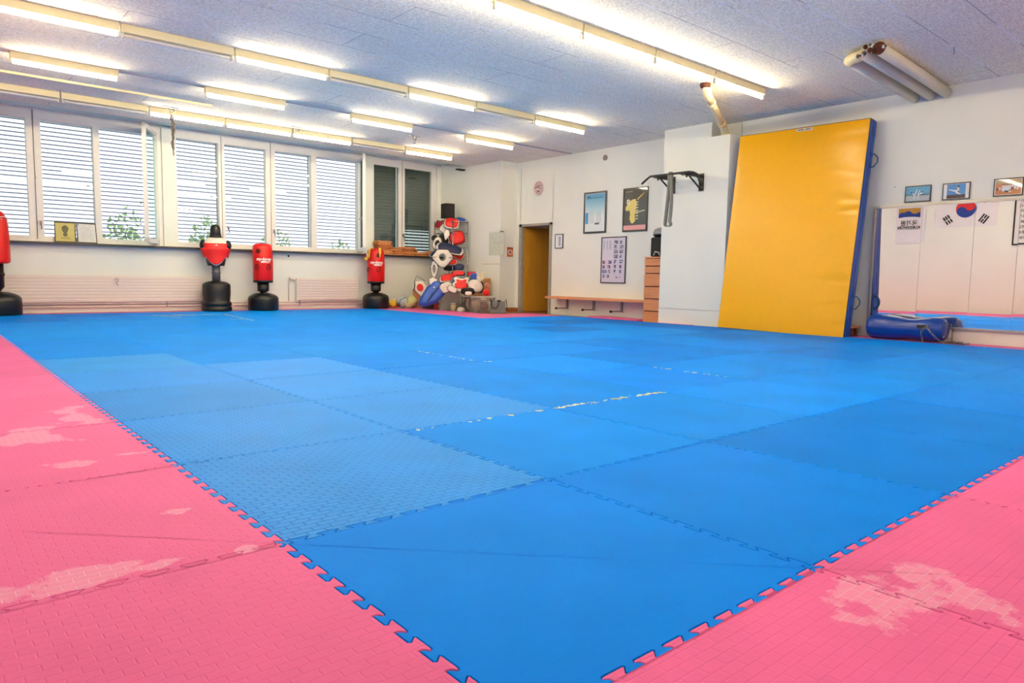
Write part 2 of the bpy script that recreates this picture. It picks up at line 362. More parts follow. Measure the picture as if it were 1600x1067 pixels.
w3 = frame(3, 7.28, 9.02, [(7.28, 7.33), (7.98, 8.14), (8.89, 9.02)])
pane(w3, 7.33, 7.98, glass_mat('window_glass_grey', (.75, .8, .76, 1), 1.7)); pane(w3, 8.14, 8.89, bpy.data.materials['window_glass_grey'])
MB().tube([(8.06, 13.432, 1.25), (8.06, 13.432, 3.38)], .005, MC['hinge_gap'], 6).build('hinge_gap', w3)
handle(w3, 8.09, 13.43, 1.68)

slat_m = mat('slat_lavender_grey', '#9c96c8', .6, noise=.02); slat_g = mat('slat_grey', '#8e979a', .4, noise=.03)
def blind(x0, x1, z0, z1, tilt, lab, m, pitch=.072, sag=None):
    n = int((z1-z0)/pitch); s = MB(); y = 13.68; k = 5; wd = .08
    for i in range(n):
        z = z1-.03-i*pitch; tl = tilt(i/n) if callable(tilt) else tilt
        vs = []
        for x in (x0, x1):
            for j in range(k):
                u = (j/(k-1)-.5)*wd; h = .006*math.cos(PI*(j/(k-1)-.5))
                vs.append((x, y+u*math.cos(tl)-h*math.sin(tl), z+u*math.sin(tl)+h*math.cos(tl)))
        s.faces(vs, [(j, j+1, k+j+1, k+j) for j in range(k-1)], m, True)
    s.box((x0, y-.03, z1-.01), (x1, y+.03, z1+.06), m); s.box((x0, y-.02, z0-.01), (x1, y+.02, z0+.015), m)
    o = s.build('window_blind'); tag(o, lab, 'blind', 'slatted blinds outside the windows')
    sm = o.modifiers.new('thick', 'SOLIDIFY'); sm.thickness = .0015
    for x in (x0+.004, x1-.004): MB().box((x-.009, y-.012, z0-.02), (x+.009, y+.012, z1+.05), slat_g).build('guide_rail', o)
tlt = lambda f: R(-3)-R(7)*f
for a, b, lab in ((-2.03, -.55, 'white slatted blind outside the far left pane beyond the red bag'), (-.5, .90, 'white slatted blind behind the pane above the tall red punching bag'),
                  (.96, 1.83, 'white slatted blind outside the pane above the open certificate folder'), (1.87, 2.88, 'white slatted blind behind the casement standing open left of the hanging chain'),
                  (3.13, 3.96, 'white slatted blind outside the pane just right of the hanging chain'), (4.0, 4.92, 'white slatted blind outside the pane right of the torso dummy'),
                  (4.98, 5.87, 'white slatted blind outside the pane above the small wall socket'), (5.91, 7.0, 'white slatted blind behind the open casement beside the grey window')):
    blind(a, b, 1.27, 3.26, tlt, lab, slat_m)
blind(7.3, 8.03, 1.27, 3.26, R(72), 'closed grey slatted blind behind the left dark pane above the pine boards', slat_g)
blind(8.09, 9.0, 1.27, 3.26, lambda f: R(72) if f < .72 else R(40), 'closed grey slatted blind behind the right dark pane beside the black speaker', slat_g)

# outside: ground and shrubs seen between the slats
struct(MB().box((-25, 13.9, -1.3), (40, 60, -1.2), mat('outside_lawn', '#7f8f62', .9)), 'ground')
leafm = mat('shrub_leaves', '#a3c188', .7, noise=.3, scale=3)
def shrub(x, y, h, rw, lab, sd):
    random.seed(sd); s = MB()
    for i in range(1700):
        a = random.random()*2*PI; rr = rw*math.sqrt(random.random()); z = -1.2+(h+1.2)*random.random()**.8*(1-.45*(rr/rw)**2)
        c = Vector((x+rr*math.cos(a), y+rr*math.sin(a)*.6, z)); T = Matrix.Translation(c) @ Euler((random.random()*6, random.random()*6, 0)).to_matrix().to_4x4()
        q = .045+.035*random.random()
        s.faces([T @ Vector(v) for v in ((-q, 0, 0), (0, -q*.5, .01), (q, 0, 0), (0, q*.5, .01))], [(0, 1, 2, 3)], leafm)
    s.tube([(x, y, -1.2), (x, y, h*.6)], .03, MC['ochre_door'] if False else mat('bark', '#5d4a38', .9), 6)
    tag(s.build('shrub'), lab, 'shrub', 'shrubs outside the windows')
shrub(2.95, 16.6, 2.15, .75, 'leafy green shrub outside seen through the first open casement', 1)
shrub(4.75, 16.9, 2.1, .75, 'leafy green shrub outside behind the torso dummy', 2)
shrub(6.6, 17.2, 1.95, .8, 'leafy green shrub outside behind the pane right of the dummy', 3)
shrub(8.6, 17.6, 1.75, .7, 'leafy green shrub outside seen low through the second open casement', 4)

# ================================================================ puzzle mats
TH = .03
def edge(t0, t1, cut):
    """points (t, offset) along one side; cut sides are straight"""
    if cut: return [(t0, 0.0)]
    p = 1/11; h = .0125; out = [(t0, 0.0)]
    k = 0
    while True:
        c = (k+.5)*p
        if c-.4*p > t1-.002: break
        if c+.42*p <= t1+.001:
            out += [(c-.40*p, -h), (c-.20*p, -h), (c-.215*p, -h*.3), (c-.34*p, h*.55), (c-.30*p, h*.95), (c-.2*p, h), (c+.33*p, h), (c+.37*p, h*.7), (c+.2*p, -h*.6), (c+.24*p, -h)]
        k += 1
    if t1 > .95: out += [(t1-.008, -h)]
    return out
_tiles = {}
def tile_mesh(wd, hg, cuts, m, key):
    if key in _tiles: return _tiles[key]
    B = [(t, o) for t, o in edge(0, wd, 'B' in cuts)]
    Rr = [(wd+o, t) for t, o in edge(0, hg, 'R' in cuts)]
    Tt = [(t, hg+o) for t, o in edge(0, wd, 'T' in cuts)][1:]+[(wd, hg)]
    Ll = [(o, t) for t, o in edge(0, hg, 'L' in cuts)][1:]+[(0, hg)]
    poly = B+Rr+Tt[::-1]+Ll[::-1]
    n = len(poly)
    def off(d):
        q = []
        for i in range(n):
            a = Vector(poly[i-1]); b = Vector(poly[i]); c = Vector(poly[(i+1) % n])
            e1 = (b-a).normalized(); e2 = (c-b).normalized(); n1 = Vector((-e1.y, e1.x)); n2 = Vector((-e2.y, e2.x)); nn = (n1+n2)
            nn = nn/max(.6, nn.dot(n1)) if nn.length > .3 else n1
            q.append(b+nn*d)
        return q
    A, Bq = off(.0026), off(.0009)
    vs = [(v.x, v.y, 0) for v in A]+[(v.x, v.y, -.0022) for v in Bq]+[(v.x, v.y, -TH) for v in Bq]
    fs = [tuple(range(n))]+[(i, (i+1) % n, n+(i+1) % n, n+i) for i in range(n)]+[(n+i, n+(i+1) % n, 2*n+(i+1) % n, 2*n+i) for i in range(n)]
    bm = bmesh.new(); bv = [bm.verts.new(v) for v in vs]
    for f in fs: bm.faces.new([bv[k] for k in f])
    bmesh.ops.recalc_face_normals(bm, faces=bm.faces)
    bmesh.ops.triangulate(bm, faces=[f for f in bm.faces if len(f.verts) > 4], ngon_method='EAR_CLIP')
    me = bpy.data.meshes.new('puzzle_mat'); bm.to_mesh(me); bm.free(); me.materials.append(m); _tiles[key] = me
    return me
ORD = ['first', 'second', 'third', 'fourth', 'fifth', 'sixth', 'seventh', 'eighth', 'ninth', 'tenth', 'eleventh', 'twelfth', 'thirteenth', 'fourteenth', 'fifteenth']
random.seed(5)
def tile(u, v, colr, lab, wd=1, hg=1, cuts='', tint=None, weave=False):
    m = pink_foam if colr == 'pink' else (blue_weave if weave else blue_plain)
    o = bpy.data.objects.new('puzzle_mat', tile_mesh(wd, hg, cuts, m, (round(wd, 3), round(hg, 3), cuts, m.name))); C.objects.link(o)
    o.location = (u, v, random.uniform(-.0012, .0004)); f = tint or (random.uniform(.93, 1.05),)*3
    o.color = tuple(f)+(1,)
    return tag(o, lab, 'mat', colr+' puzzle mats')
weavy = {(0, 1), (0, 2), (0, 3), (0, 4), (0, 5), (1, 2), (1, 3), (1, 4)}
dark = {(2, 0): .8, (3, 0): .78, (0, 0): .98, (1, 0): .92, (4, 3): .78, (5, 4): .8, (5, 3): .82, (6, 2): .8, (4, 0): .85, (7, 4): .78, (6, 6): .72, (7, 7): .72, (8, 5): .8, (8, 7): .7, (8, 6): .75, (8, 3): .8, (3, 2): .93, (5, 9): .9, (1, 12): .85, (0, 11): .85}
tiles = {}
for u in range(9):
    for v in range(13):
        if u > 6 and v > 8: continue
        f = dark.get((u, v)); t = None
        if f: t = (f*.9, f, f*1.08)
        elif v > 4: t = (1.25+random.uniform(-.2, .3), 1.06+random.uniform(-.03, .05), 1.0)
        lab = 'blue foam puzzle mat, %s from the left pink border, %s from the near pink border' % (ORD[u], ORD[v])
        if (u, v) == (0, 0): lab = 'blue foam puzzle mat at the near corner of the blue field'
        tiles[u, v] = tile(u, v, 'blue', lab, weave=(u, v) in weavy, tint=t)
for v in range(-2, 13):
    tile(-1, v, 'pink', 'pink foam puzzle mat in the column touching the blue field, %s from the near wall' % ORD[v+2])
    tile(-2, v, 'pink', 'pink foam puzzle mat in the column along the left wall, %s from the near wall' % ORD[v+2])
for u in range(9):
    tile(u, -1, 'pink', 'pink foam puzzle mat along the near border, touching the blue, %s from the left' % ORD[u])
    tile(u, -2, 'pink', 'pink foam puzzle mat of the outer near row, %s from the left' % ORD[u])
for u in range(-2, 7): tile(u, 13, 'pink', 'cut pink mat strip at the foot of the window wall, %s from the left' % ORD[u+2], hg=.38, cuts='T')
for v in range(9, 12): tile(7, v, 'pink', 'pink mat beside the blue field before the gear pile, %s from the doorway' % ORD[v-9])
tile(7, 12, 'pink', 'cut pink mat in front of the brown paper bag', hg=.75, cuts='T')
tile(8, 9, 'pink', 'pink foam puzzle mat in front of the open doorway')
for v in range(-2, 5): tile(9, v, 'pink', 'narrow pink mat strip along the mirror wall, %s from the near wall' % ORD[v+2], wd=.38, cuts='R')
tile(9, 5, 'pink', 'short pink mat strip hidden behind the yellow crash mat', wd=.38, hg=.45, cuts='RT')
tile(9, 6, 'pink', 'thin pink mat sliver at the foot of the white pillar', wd=.085, hg=.72, cuts='RT')
lp = tile(9.06, 7.2, 'pink', 'loose pink mat offcut lying under the bench by the drawers', wd=.44, hg=1.2, cuts='LRTB'); lp.location.z = .012; lp.rotation_euler.x = R(.4)
# worn tape residue on the mats near the torso dummy
tr = mat('tape_residue', '#cfd0b8', .8)
flecks = {}
def residue(pts, wd, dens, sd):
    random.seed(sd)
    for a, b in zip(pts, pts[1:]):
        a = Vector(a); b = Vector(b)
        for i in range(int((b-a).length*dens)):
            p = a.lerp(b, random.random())+Vector((random.gauss(0, wd), random.gauss(0, wd))); q = random.uniform(.006, .022)
            k = [(p.x+math.cos(t)*q*random.uniform(.5, 1.3), p.y+math.sin(t)*q*random.uniform(.5, 1.3)) for t in (0, 1, 2.1, 3.3, 4.5, 5.4)]
            flecks.setdefault((math.floor(p.x), math.floor(p.y)), []).append(k)
residue([(2.35, 12.2), (2.55, 11.2)], .012, 90, 1); residue([(2.4, 11.9), (2.95, 11.95)], .10, 300, 2); residue([(3.0, 11.95), (3.5, 11.9)], .08, 260, 3)
residue([(3.45, 11.9), (3.3, 10.1)], .012, 90, 4); residue([(3.3, 10.5), (2.75, 10.5)], .02, 60, 6)
residue([(2.0, 2.0), (2.95, 2.0)], .008, 45, 7); residue([(2.5, 2.0), (3.0, 2.0)], .008, 60, 8)
residue([(3.1, 3.9), (3.0, 4.0), (3.0, 5.0)], .012, 22, 9); residue([(4.0, 2.0), (4.0, 2.9)], .008, 20, 10); residue([(1.0, 1.98), (1.9, 2.0)], .008, 12, 11)
for (u, v), ks in flecks.items():
    if (u, v) not in tiles: continue
    par = tiles[u, v]; s = MB()
    for k in ks: s.faces([(x-u, y-v, .0008) for x, y in k], [tuple(range(6))], tr)
    tag(s.build('tape_residue', par), kind='stuff')

# ================================================================ ceiling lamps
tube_on = bpy.data.materials.new('lit_tube'); tube_on.use_nodes = True
_b = tube_on.node_tree.nodes['Principled BSDF']; _b.inputs['Base Color'].default_value = (.9, .9, .9, 1); _b.inputs['Emission Color'].default_value = (1, .82, .54, 1); _b.inputs['Emission Strength'].default_value = TUBE
tube_off = mat('unlit_tube', '#dcd9d6', .3, noise=0)
batten_m = mat('lamp_body_cream', '#e6dcb4', .5, noise=.02); cap_m = mat('lamp_end_cap', '#c9c6bd', .5)
protos = {}
def lamp(x, y, on, lab, L=1.13):
    if on not in protos:
        t = thing('ceiling_lamp', 'x', 'lamp')
        MB().box((.005, -.036, -.085), (L-.005, .036, 0), batten_m).build('lamp_body', t, bevel=.006)
        MB().tube([(.035, 0, -.112), (L-.035, 0, -.112)], .020 if on else .016, tube_on if on else tube_off, 12).build('lamp_tube', t)
        for xx in (.012, L-.032): MB().box((xx, -.014, -.138), (xx+.02, .014, -.08), cap_m).build('end_cap', t)
        protos[on] = t
    else: t = copy_tree(protos[on])
    t.location = (x, y, H); return tag(t, lab, 'lamp', 'ceiling lamps')
XS = [-1.26, -.12, 1.02, 2.165, 3.31, 4.455, 5.6, 6.745]
lab = lambda s, r, k: '%s fluorescent lamp in the %s, %s from the right' % (s, r, ORD[7-k])
for k, x in enumerate(XS):
    lamp(x, 4.24, True, lab('lit', 'row ending at the angled pipe', k))
    on = k % 2 == 1 if k > 1 else k == 1
    lamp(x, 7.46, on, lab('lit' if on else 'switched-off', 'long middle row', k))
    on = k in (3, 4, 5, 7)
    lamp(x, 11.2, on, lab('lit' if on else 'switched-off', 'row nearest the windows', k))
    if k > 4: lamp(x, -1.5, True, lab('lit', 'unseen row assumed behind the photographer', k))  # unseen lamps assumed behind the camera, added to brighten the right wall
    if k in (1, 2, 3, 4, 5): lamp(x, 1.1, True, lab('lit', 'added unseen row nearest the photographer', k))  # row out of view, added to brighten the near part of the room
for k, x in ((0, -1.9), (1, .26), (2, 2.43), (3, 4.62), (4, 6.84)):
    lamp(x, 9.38, True, 'separate lit fluorescent lamp in the spaced-out row, %s from the left' % ORD[k])
# thin conduits on the ceiling
cm = mat('conduit_grey', '#a9a7b4', .5)
for a, b, l in ((1.4, 2.43, 'thin grey conduit joining first and second lamps of the spaced-out row'), (3.56, 4.62, 'thin grey conduit joining second and third lamps of the spaced-out row'),
             (5.75, 6.84, 'thin grey conduit joining third and fourth lamps of the spaced-out row'), (7.97, 9.55, 'thin grey conduit from the last spaced-out lamp to the wall')):
    tag(MB().tube([(a, 9.40, H-.008), (b, 9.40, H-.008)], .009, cm, 6).build('cable_conduit'), l, 'conduit', 'ceiling conduits')
tag(MB().box((-2.0, 10.38, H-.03), (2.85, 10.42, H), batten_m).build('cable_trunking'), 'long cream cable trunking on the ceiling left of the first spaced lamps', 'cable duct')
# hooks and the hanging chain
def hook(x, y, lab, z=H):
    t = thing('ceiling_hook', lab, 'hook', (x, y, z), .3)
    MB().box((-.13, -.02, -.012), (.13, .02, 0), steel).build('mounting_plate', t)
    MB().tube([(-.05, 0, -.01), (-.03, 0, -.07), (.03, 0, -.07), (.05, 0, -.01)], .008, steel, 8).build('bracket', t)
    MB().tube([(0, 0, -.07), (.02, 0, -.09), (.02, 0, -.12), (-.01, 0, -.13), (-.02, 0, -.11)], .007, steel, 8).build('hook', t)
    return t
def chain(name, pts, lab, m=steel, r=.0035, L=.034, parent=None, wd=.011):
    s = MB(); pts = [Vector(p) for p in pts]; d = 0; tot = 0; seg = []
    for a, b in zip(pts, pts[1:]): seg.append((tot, a, b, (b-a).length)); tot += (b-a).length
    i = 0
    while d < tot:
        for t0, a, b, l in seg:
            if t0 <= d <= t0+l+1e-6: p = a.lerp(b, (d-t0)/l); t = (b-a).normalized(); break
        u = t.cross(Vector((.3, .5, .81))).normalized(); v = t.cross(u)
        if i % 2: u, v = v, u
        loop = [p+t*(L*.62)*math.cos(q)+u*wd*math.sin(q) for q in [2*PI*k/10 for k in range(10)]]
        s.tube(loop, r, m, 5, closed=True); d += L*.86; i += 1
    o = s.build(name, parent)
    return tag(o, lab, 'chain') if lab else o
hook(2.44, 11.02, 'metal ceiling bracket from which the bunched chain hangs')
hook(4.46, 11.02, 'small metal ceiling bracket over the window lamps right of the chain')
hook(6.32, 10.2, 'small metal ceiling bracket between the spaced-out lamps and the dark window')
hk = thing('ceiling_eyelet', 'tiny screw hook in the ceiling beyond the lamp row above the yellow mat', 'hook', (8.82, 4.78, H))
MB().tube([(0, 0, 0), (0, 0, -.03), (.015, 0, -.045), (.012, 0, -.07), (-.012, 0, -.07)], .004, steel, 6).build('hook', hk)
hk2 = thing('ceiling_eyelet', 'tiny screw hook in the ceiling right of the capped pipes', 'hook', (7.8, 2.0, H))
MB().tube([(0, 0, 0), (0, 0, -.03), (.015, 0, -.045), (.012, 0, -.07), (-.012, 0, -.07)], .004, steel, 6).build('hook', hk2)
ch = thing('hanging_chain', 'bunched steel chain dangling from a ceiling bracket between the windows', 'chain', (2.44, 11.0, 3.12))
random.seed(3)
MB().ball((0, 0, -.03), (.035, .035, .045), steel).build('swivel', ch)
for k in range(6):
    pts = [(0, 0, -.06)]; n = 7; ln = [.62, .55, .5, .42, .36, .3][k]
    for i in range(1, n): pts.append((random.uniform(-.045, .045)*(1-i/n)+.01, random.uniform(-.03, .03), -.06-ln*i/n))
    chain('chain_strand', pts, None, m=mat('chain_steel', '#77736c', .4, .8), parent=ch)

# ================================================================ window wall: radiators, pipes
rad_m = mat('radiator_enamel', '#e4d6cd', .4, noise=.01)
def radiator(x0, x1, lab):
    t = thing('radiator', lab, 'radiator', (x0, 13.36, .18))
    L = x1-x0; s = MB().box((0, -.05, 0), (L, -.03, .46), rad_m)
    n = 8
    for i in range(n): s.box((.02, -.056, .02+i*.055), (L-.02, -.05, .055+i*.055), rad_m)
    s.box((0, -.05, .455), (L, .0, .465), rad_m)
    s.build('radiator_panel', t, bevel=.003)
    for x in (.4, L-.4): MB().box((x, -.03, .05), (x+.03, .04, .4), rad_m).build('bracket', t)
    return t
rr = radiator(-2.0, 3.55, 'long low cream radiator under the left windows behind the red bag')
s = MB().tube([(4.05, -.07, .40), (4.05, -.10, .40)], .02, rad_m, 12).tube([(4.05, -.10, .42), (4.09, -.10, .41), (4.09, -.1, .38), (4.05, -.1, .33), (4.09, -.1, .30)], .008, steel, 6); s.build('valve_hook', rr)
r2 = radiator(5.42, 6.86, 'short low cream radiator between the two right-hand punching bags')
MB().tube([(-.02, -.02, .42), (-.14, -.02, .46), (-.16, -.02, .44), (-.16, -.02, -.03)], .011, rad_m, 8).build('supply_pipe', r2)
MB().lathe([(.022, 0), (.026, .03), (.02, .05)], offwhite, (-.13, -.03, .44), 12).build('valve', r2)
for z, l in ((.155, 'upper thin heating pipe running low along the window wall'), (.10, 'lower thin heating pipe running low along the window wall')):
    t = thing('heating_pipe', l, 'pipe', (0, 13.34, z))
    MB().tube([(-2.1, 0, 0), (9.1, 0, 0)], .013, rad_m, 8).build('pipe', t)
    for x in (.4, 2.9, 5.5, 7.6): MB().box((x-.01, -.02, -.02), (x+.01, .06, .02), steel).build('pipe_clip', t)
tag(MB().lathe([(.02, 0), (.02, .012), (.012, .014)], blackmatte, n=14, T=WB(5.29, 13.4, 1.10)).build('wall_socket'), 'tiny dark round socket on the wall below the middle window', 'socket')
tag(MB().lathe([(.012, 0), (.012, .02)], blackmatte, n=10, T=WB(3.75, 13.4, .62)).build('wall_plug'), 'tiny dark wall plug to the right of the torso dummy', 'plug')
# certificate folder on the sill
t = thing('certificate_folder', 'open dark folder with yellow certificate and white sheet on the window sill', 'folder', (1.49, 13.36, 1.2), 0)
olive = mat('certificate_yellow', '#cdc47c', .6)
for s_, x, m in ((-1, 0, olive), (1, 0, mat('certificate_white', '#d9dadd', .6))):
    T = Matrix.Translation((.01*s_, 0, 0)) @ Matrix.Rotation(s_*R(8), 4, 'Z') @ Matrix.Rotation(R(-10), 4, 'X')
    a, b = (0, .31) if s_ > 0 else (-.31, 0)
    MB().box((a, -.008, 0), (b, .0, .36), mat('folder_black', '#2a2622', .5), T).build('cover', t)
    p = MB().box((a+.015, -.0105, .02), (b-.015, -.008, .34), m, T)
    g = mat('engraving_grey', '#6d6a4c', .7)
    if s_ < 0:
        p.prism([(-.155+.05*math.cos(q)*(1+.1*math.sin(5*q)), .235+.065*math.sin(q)) for q in [2*PI*k/14 for k in range(14)]], .001, g, T @ Matrix(((1,0,0,0),(0,0,-1,-.0105),(0,1,0,0),(0,0,0,1))))
        p.prism([(-.175, .18), (-.13, .18), (-.12, .12), (-.16, .10), (-.19, .13)], .001, g, T @ Matrix(((1,0,0,0),(0,0,-1,-.0105),(0,1,0,0),(0,0,0,1))))
        for z in (.085, .065): p.box((-.22, -.0115, z), (-.09, -.0105, z+.006), g, T)
    else:
        p.box((.02, -.0115, .31), (.04, -.0105, .325), blackmatte, T)
        for z in range(9): p.box((.05, -.0112, .27-z*.024), (.22+.02*(z % 3), -.0105, .273-z*.024), mat('faint_ink', '#a8a8ad', .8), T)
    p.build('certificate', t)

# ================================================================ free-standing bags
def base_prof(r, h): return [(.0001, 0), (r*.97, 0), (r, .02), (r, h*.62), (r*.985, h*.72), (r*.9, h*.83), (r*.7, h*.93), (r*.45, h*.99), (r*.3, h)]
def wrap_text(o, rad):
    for v in o.data.vertices:
        a = v.co.x/rad; d = rad+v.co.y*-1
        v.co = Vector((math.sin(a)*(rad-v.co.y), -math.cos(a)*(rad-v.co.y), v.co.z))
FT = Matrix(((1, 0, 0, 0), (0, 0, -1, 0), (0, 1, 0, 0), (0, 0, 0, 1)))
bg = thing('punching_bag', 'tall red punching bag on black base at the far left', 'punching bag', (.30, 12.98, 0), 0)
MB().lathe(base_prof(.335, .37), black, n=48).build('base', bg)
MB().lathe([(.02, 0), (.03, .015), (.02, .03)], black, (.2, -.1, .31), 14).build('filler_cap', bg)
MB().lathe([(.05, .355), (.06, .38), (.115, .45), (.115, .62), (.125, .625), (.125, .67), (.115, .675), (.11, .86)], black, n=32).build('pole', bg)
c = MB().lathe([(.001, .815), (.17, .82), (.205, .84), (.21, .88), (.205, 1.25), (.195, 1.42), (.18, 1.52), (.15, 1.60), (.12, 1.635), (.001, 1.64)], red, n=48).build('bag_cover', bg)
s = MB()
s.tube([(math.cos(q)*.197, math.sin(q)*.197, 1.52-.03*math.sin(q*2)) for q in [2*PI*k/24 for k in range(24)]], .006, white_ink, 6, closed=True)
for q in (3.6, 4.4, 5.2, 6.0): s.tube([(math.cos(q)*.196, math.sin(q)*.196, 1.52), (math.cos(q+.05)*.206, math.sin(q+.05)*.206, 1.40 if q > 5.5 or q < 4 else 1.5)], .005, white_ink, 6)
s.build('white_cord', c)
def small_bag(name, lab, x, y, rz, sc=1.0, design=0):
    t = thing(name, lab, 'punching bag', (x, y, 0), rz)
    MB().lathe([(a*sc, b) for a, b in base_prof(.29, .345)], black, n=48).build('base', t)
    MB().lathe([(.05, .33), (.07, .36), (.07, .375), (.108, .38), (.112, .42), (.112, .60)], black, n=32).build('pole', t)
    if design == 0: MB().ball((.05, -.06, .345), (.05, .03, .012), steel).build('clamp_plate', t)
    c = MB().lathe([(.001, .55), (.186, .55), (.19, .575), (.187, .6)], black, n=40).lathe([(.001, .59), (.184, .592), (.19, .60), (.191, .95), (.187, 1.2), (.175, 1.28), (.12, 1.315), (.001, 1.32)], red, n=40).build('bag_cover', t)
    for v in c.data.vertices:
        if v.co.z > .62: v.co.x += .006*math.sin(v.co.z*14+v.co.y*9); v.co.y += .006*math.sin(v.co.z*11+v.co.x*15)
    for bd, sz, z, dx, mm in (('my-kwon', .075, 1.01, .02, white_ink), ('IMPACT', .05, .955, .05, white_ink)):
        o = text(bd, sz, mm, 'lettering', c, Matrix.Translation((dx, -.008, z)) @ FT, bold=.003, shear=.25, ex=.001); wrap_text(o, .19)
    s = MB()
    def ring(cx, cz, r, n=16, w=.004):
        pts = []
        for k in range(n):
            q = 2*PI*k/n; xx = cx+r*math.cos(q); a = xx/.19; pts.append((math.sin(a)*.197, -math.cos(a)*.197, cz+r*math.sin(q)))
        s.tube(pts, w, black_ink, 5, closed=True)
    for cx in (-.12, .11) if design == 0 else (-.2, .06):
        ring(cx, .855, .048); ring(cx, .855, .03, w=.003)
        for k in range(8):
            q = PI*k/4; P = []
            for rr_ in (.048, .062):
                xx = cx+rr_*math.cos(q); a = xx/.19; P.append((math.sin(a)*.197, -math.cos(a)*.197, .855+rr_*math.sin(q)))
            s.tube(P, .005, black_ink, 5)
    cx = -.08 if design == 0 else .05
    ring(cx, 1.165, .04, 12, .005); ring(cx, 1.165, .022, 10, .004)
    a = cx/.19; s.tube([(math.sin(a)*.197, -math.cos(a)*.197, 1.13), (math.sin(a)*.197, -math.cos(a)*.197, 1.20)], .005, black_ink, 5)
    s.build('printed_emblems', c)
    return t
fa = math.atan2(4.55+.74, 12.95+.81)
small_bag('punching_bag', 'red punching bag on black base between the dummy and the short radiator', 4.60, 13.02, -fa, design=0)
b3 = small_bag('punching_bag', 'red punching bag with yellow straps, standing before the stacked pine boards', 7.11, 12.98, -math.atan2(7.8, 13.8), design=1)
g = thing('boxing_gloves', 'yellow and red gloves hung by straps over the right-hand punching bag', 'gloves', (7.11, 12.98, 0), -math.atan2(7.8, 13.8))
ylw = mat('yellow_strap', '#f2c341', .5)
MB().tube([(-.10, .05, 1.325), (-.13, -.12, 1.30), (-.145, -.145, 1.22), (-.15, -.15, 1.10)], .022, ylw, 8, flat=.35).tube([(.08, .0, 1.33), (.085, -.12, 1.31), (.09, -.175, 1.24), (.085, -.20, 1.12)], [.03, .03, .028, .012], ylw, 8, flat=.35).build('strap', g)
MB().ball((-.205, -.12, 1.13), (.05, .045, .085), ylw).ball((-.225, -.14, 1.16), (.035, .035, .05), darkred).ball((-.19, -.16, 1.17), (.02, .02, .05), offwhite).build('glove', g)

# ---------------------------------------------------------------- torso dummy with chest guard
fa = math.atan2(3.65+.74, 12.95+.81)
d = thing('training_dummy', 'black torso dummy on ribbed black base wearing a red chest guard', 'training dummy', (3.70, 13.02, 0), -fa)
MB().lathe([(.001, 0), (.262, 0), (.27, .02), (.27, .075), (.255, .09), (.255, .105), (.268, .115), (.268, .16), (.245, .185), (.24, .20), (.252, .35), (.25, .49), (.24, .52), (.18, .555), (.08, .575), (.07, .58)], black, n=48).build('base', d)
MB().lathe([(.074, .56), (.074, .90)], grey_metal, n=28).lathe([(.085, .72), (.085, .735)], grey_metal, n=28).build('pole', d)
def loft(rings, n, m, name, par, keep=None, grow=0, mat2=None):
    s = MB(); Z = [r[0] for r in rings]
    def samp(z):
        for a, b in zip(rings, rings[1:]):
            if a[0] <= z <= b[0]+1e-9:
                t = (z-a[0])/(b[0]-a[0]); t = t*t*(3-2*t)*.5+t*.5
                return [a[i]+(b[i]-a[i])*t for i in range(len(a))]
    K = 64; vs = []; fs = []
    for i in range(K+1):
        z = Z[0]+(Z[-1]-Z[0])*i/K; r = samp(z)
        for j in range(n):
            q = 2*PI*j/n; vs.append(((r[1]+grow)*math.sin(q), r[3]-(r[2]+grow)*math.cos(q), z))
    for i in range(K):
        for j in range(n):
            a = (j+.5)/n*2*PI; a = a-2*PI if a > PI else a; zc = Z[0]+(Z[-1]-Z[0])*(i+.5)/K
            if keep is None or keep(a, zc): fs.append((i*n+j, i*n+(j+1) % n, (i+1)*n+(j+1) % n, (i+1)*n+j))
    if keep is None: fs += [tuple(range(n))[::-1], tuple(K*n+j for j in range(n))]
    s.faces(vs, fs, m, True); o = s.build(name, par)
    if keep: sm = o.modifiers.new('thick', 'SOLIDIFY'); sm.thickness = .02; sm.offset = 1
    return o
tors = [(.86, .15, .12, 0), (.92, .165, .13, 0), (1.05, .19, .135, 0), (1.17, .225, .14, -.01), (1.26, .235, .13, 0), (1.33, .20, .11, .01), (1.385, .10, .085, .0), (1.40, .075, .08, 0)]
body = loft(tors, 56, black, 'torso', d)
hd = [(1.34, .135, .115, 0), (1.36, .145, .12, 0), (1.39, .125, .11, 0), (1.43, .105, .10, -.01), (1.48, .095, .10, -.02), (1.53, .092, .10, -.015), (1.57, .088, .10, 0), (1.60, .078, .09, 0), (1.625, .055, .06, 0), (1.635, .01, .012, 0)]
h_ = loft(hd, 40, black, 'head', d)
MB().prism([(-.012, 0), (.012, 0), (.005, .045), (-.005, .045)], .022, black, Matrix.Translation((0, -.105, 1.485)) @ FT).ball((-.032, -.098, 1.535), (.018, .012, .008), blackmatte).ball((.032, -.098, 1.535), (.018, .012, .008), blackmatte).ball((0, -.105, 1.463), (.028, .012, .007), blackmatte).build('face', h_)
for sx in (-1, 1): MB().ball((sx*.215, -.02, 1.245), (.065, .10, .10), black).build('shoulder', d)
def guard(a, z, e=0):
    w = abs(a)
    if z < .93+.0-e: zmin = True
    lo = .885+.16*min(1, (w/.95)**2)-e*1.2 if w < .95 else 1.02-e
    if z < lo: return False
    if w > 1.75: return False
    if z > 1.19+e*.5 and w > .82-e*.5: return False     # armholes
    if z > 1.30: return w < .8 and False
    return z < 1.275+e*.3
gt = thing('chest_guard', 'red chest guard with white straps worn by the black torso dummy', 'chest guard', (3.70, 13.02, 0), -fa)
loft(tors, 96, crimson, 'red_panel', gt, keep=lambda a, z: guard(a, z), grow=.020)
loft(tors, 96, white_ink, 'white_trim', gt, keep=lambda a, z: guard(a, z, .014), grow=.010)
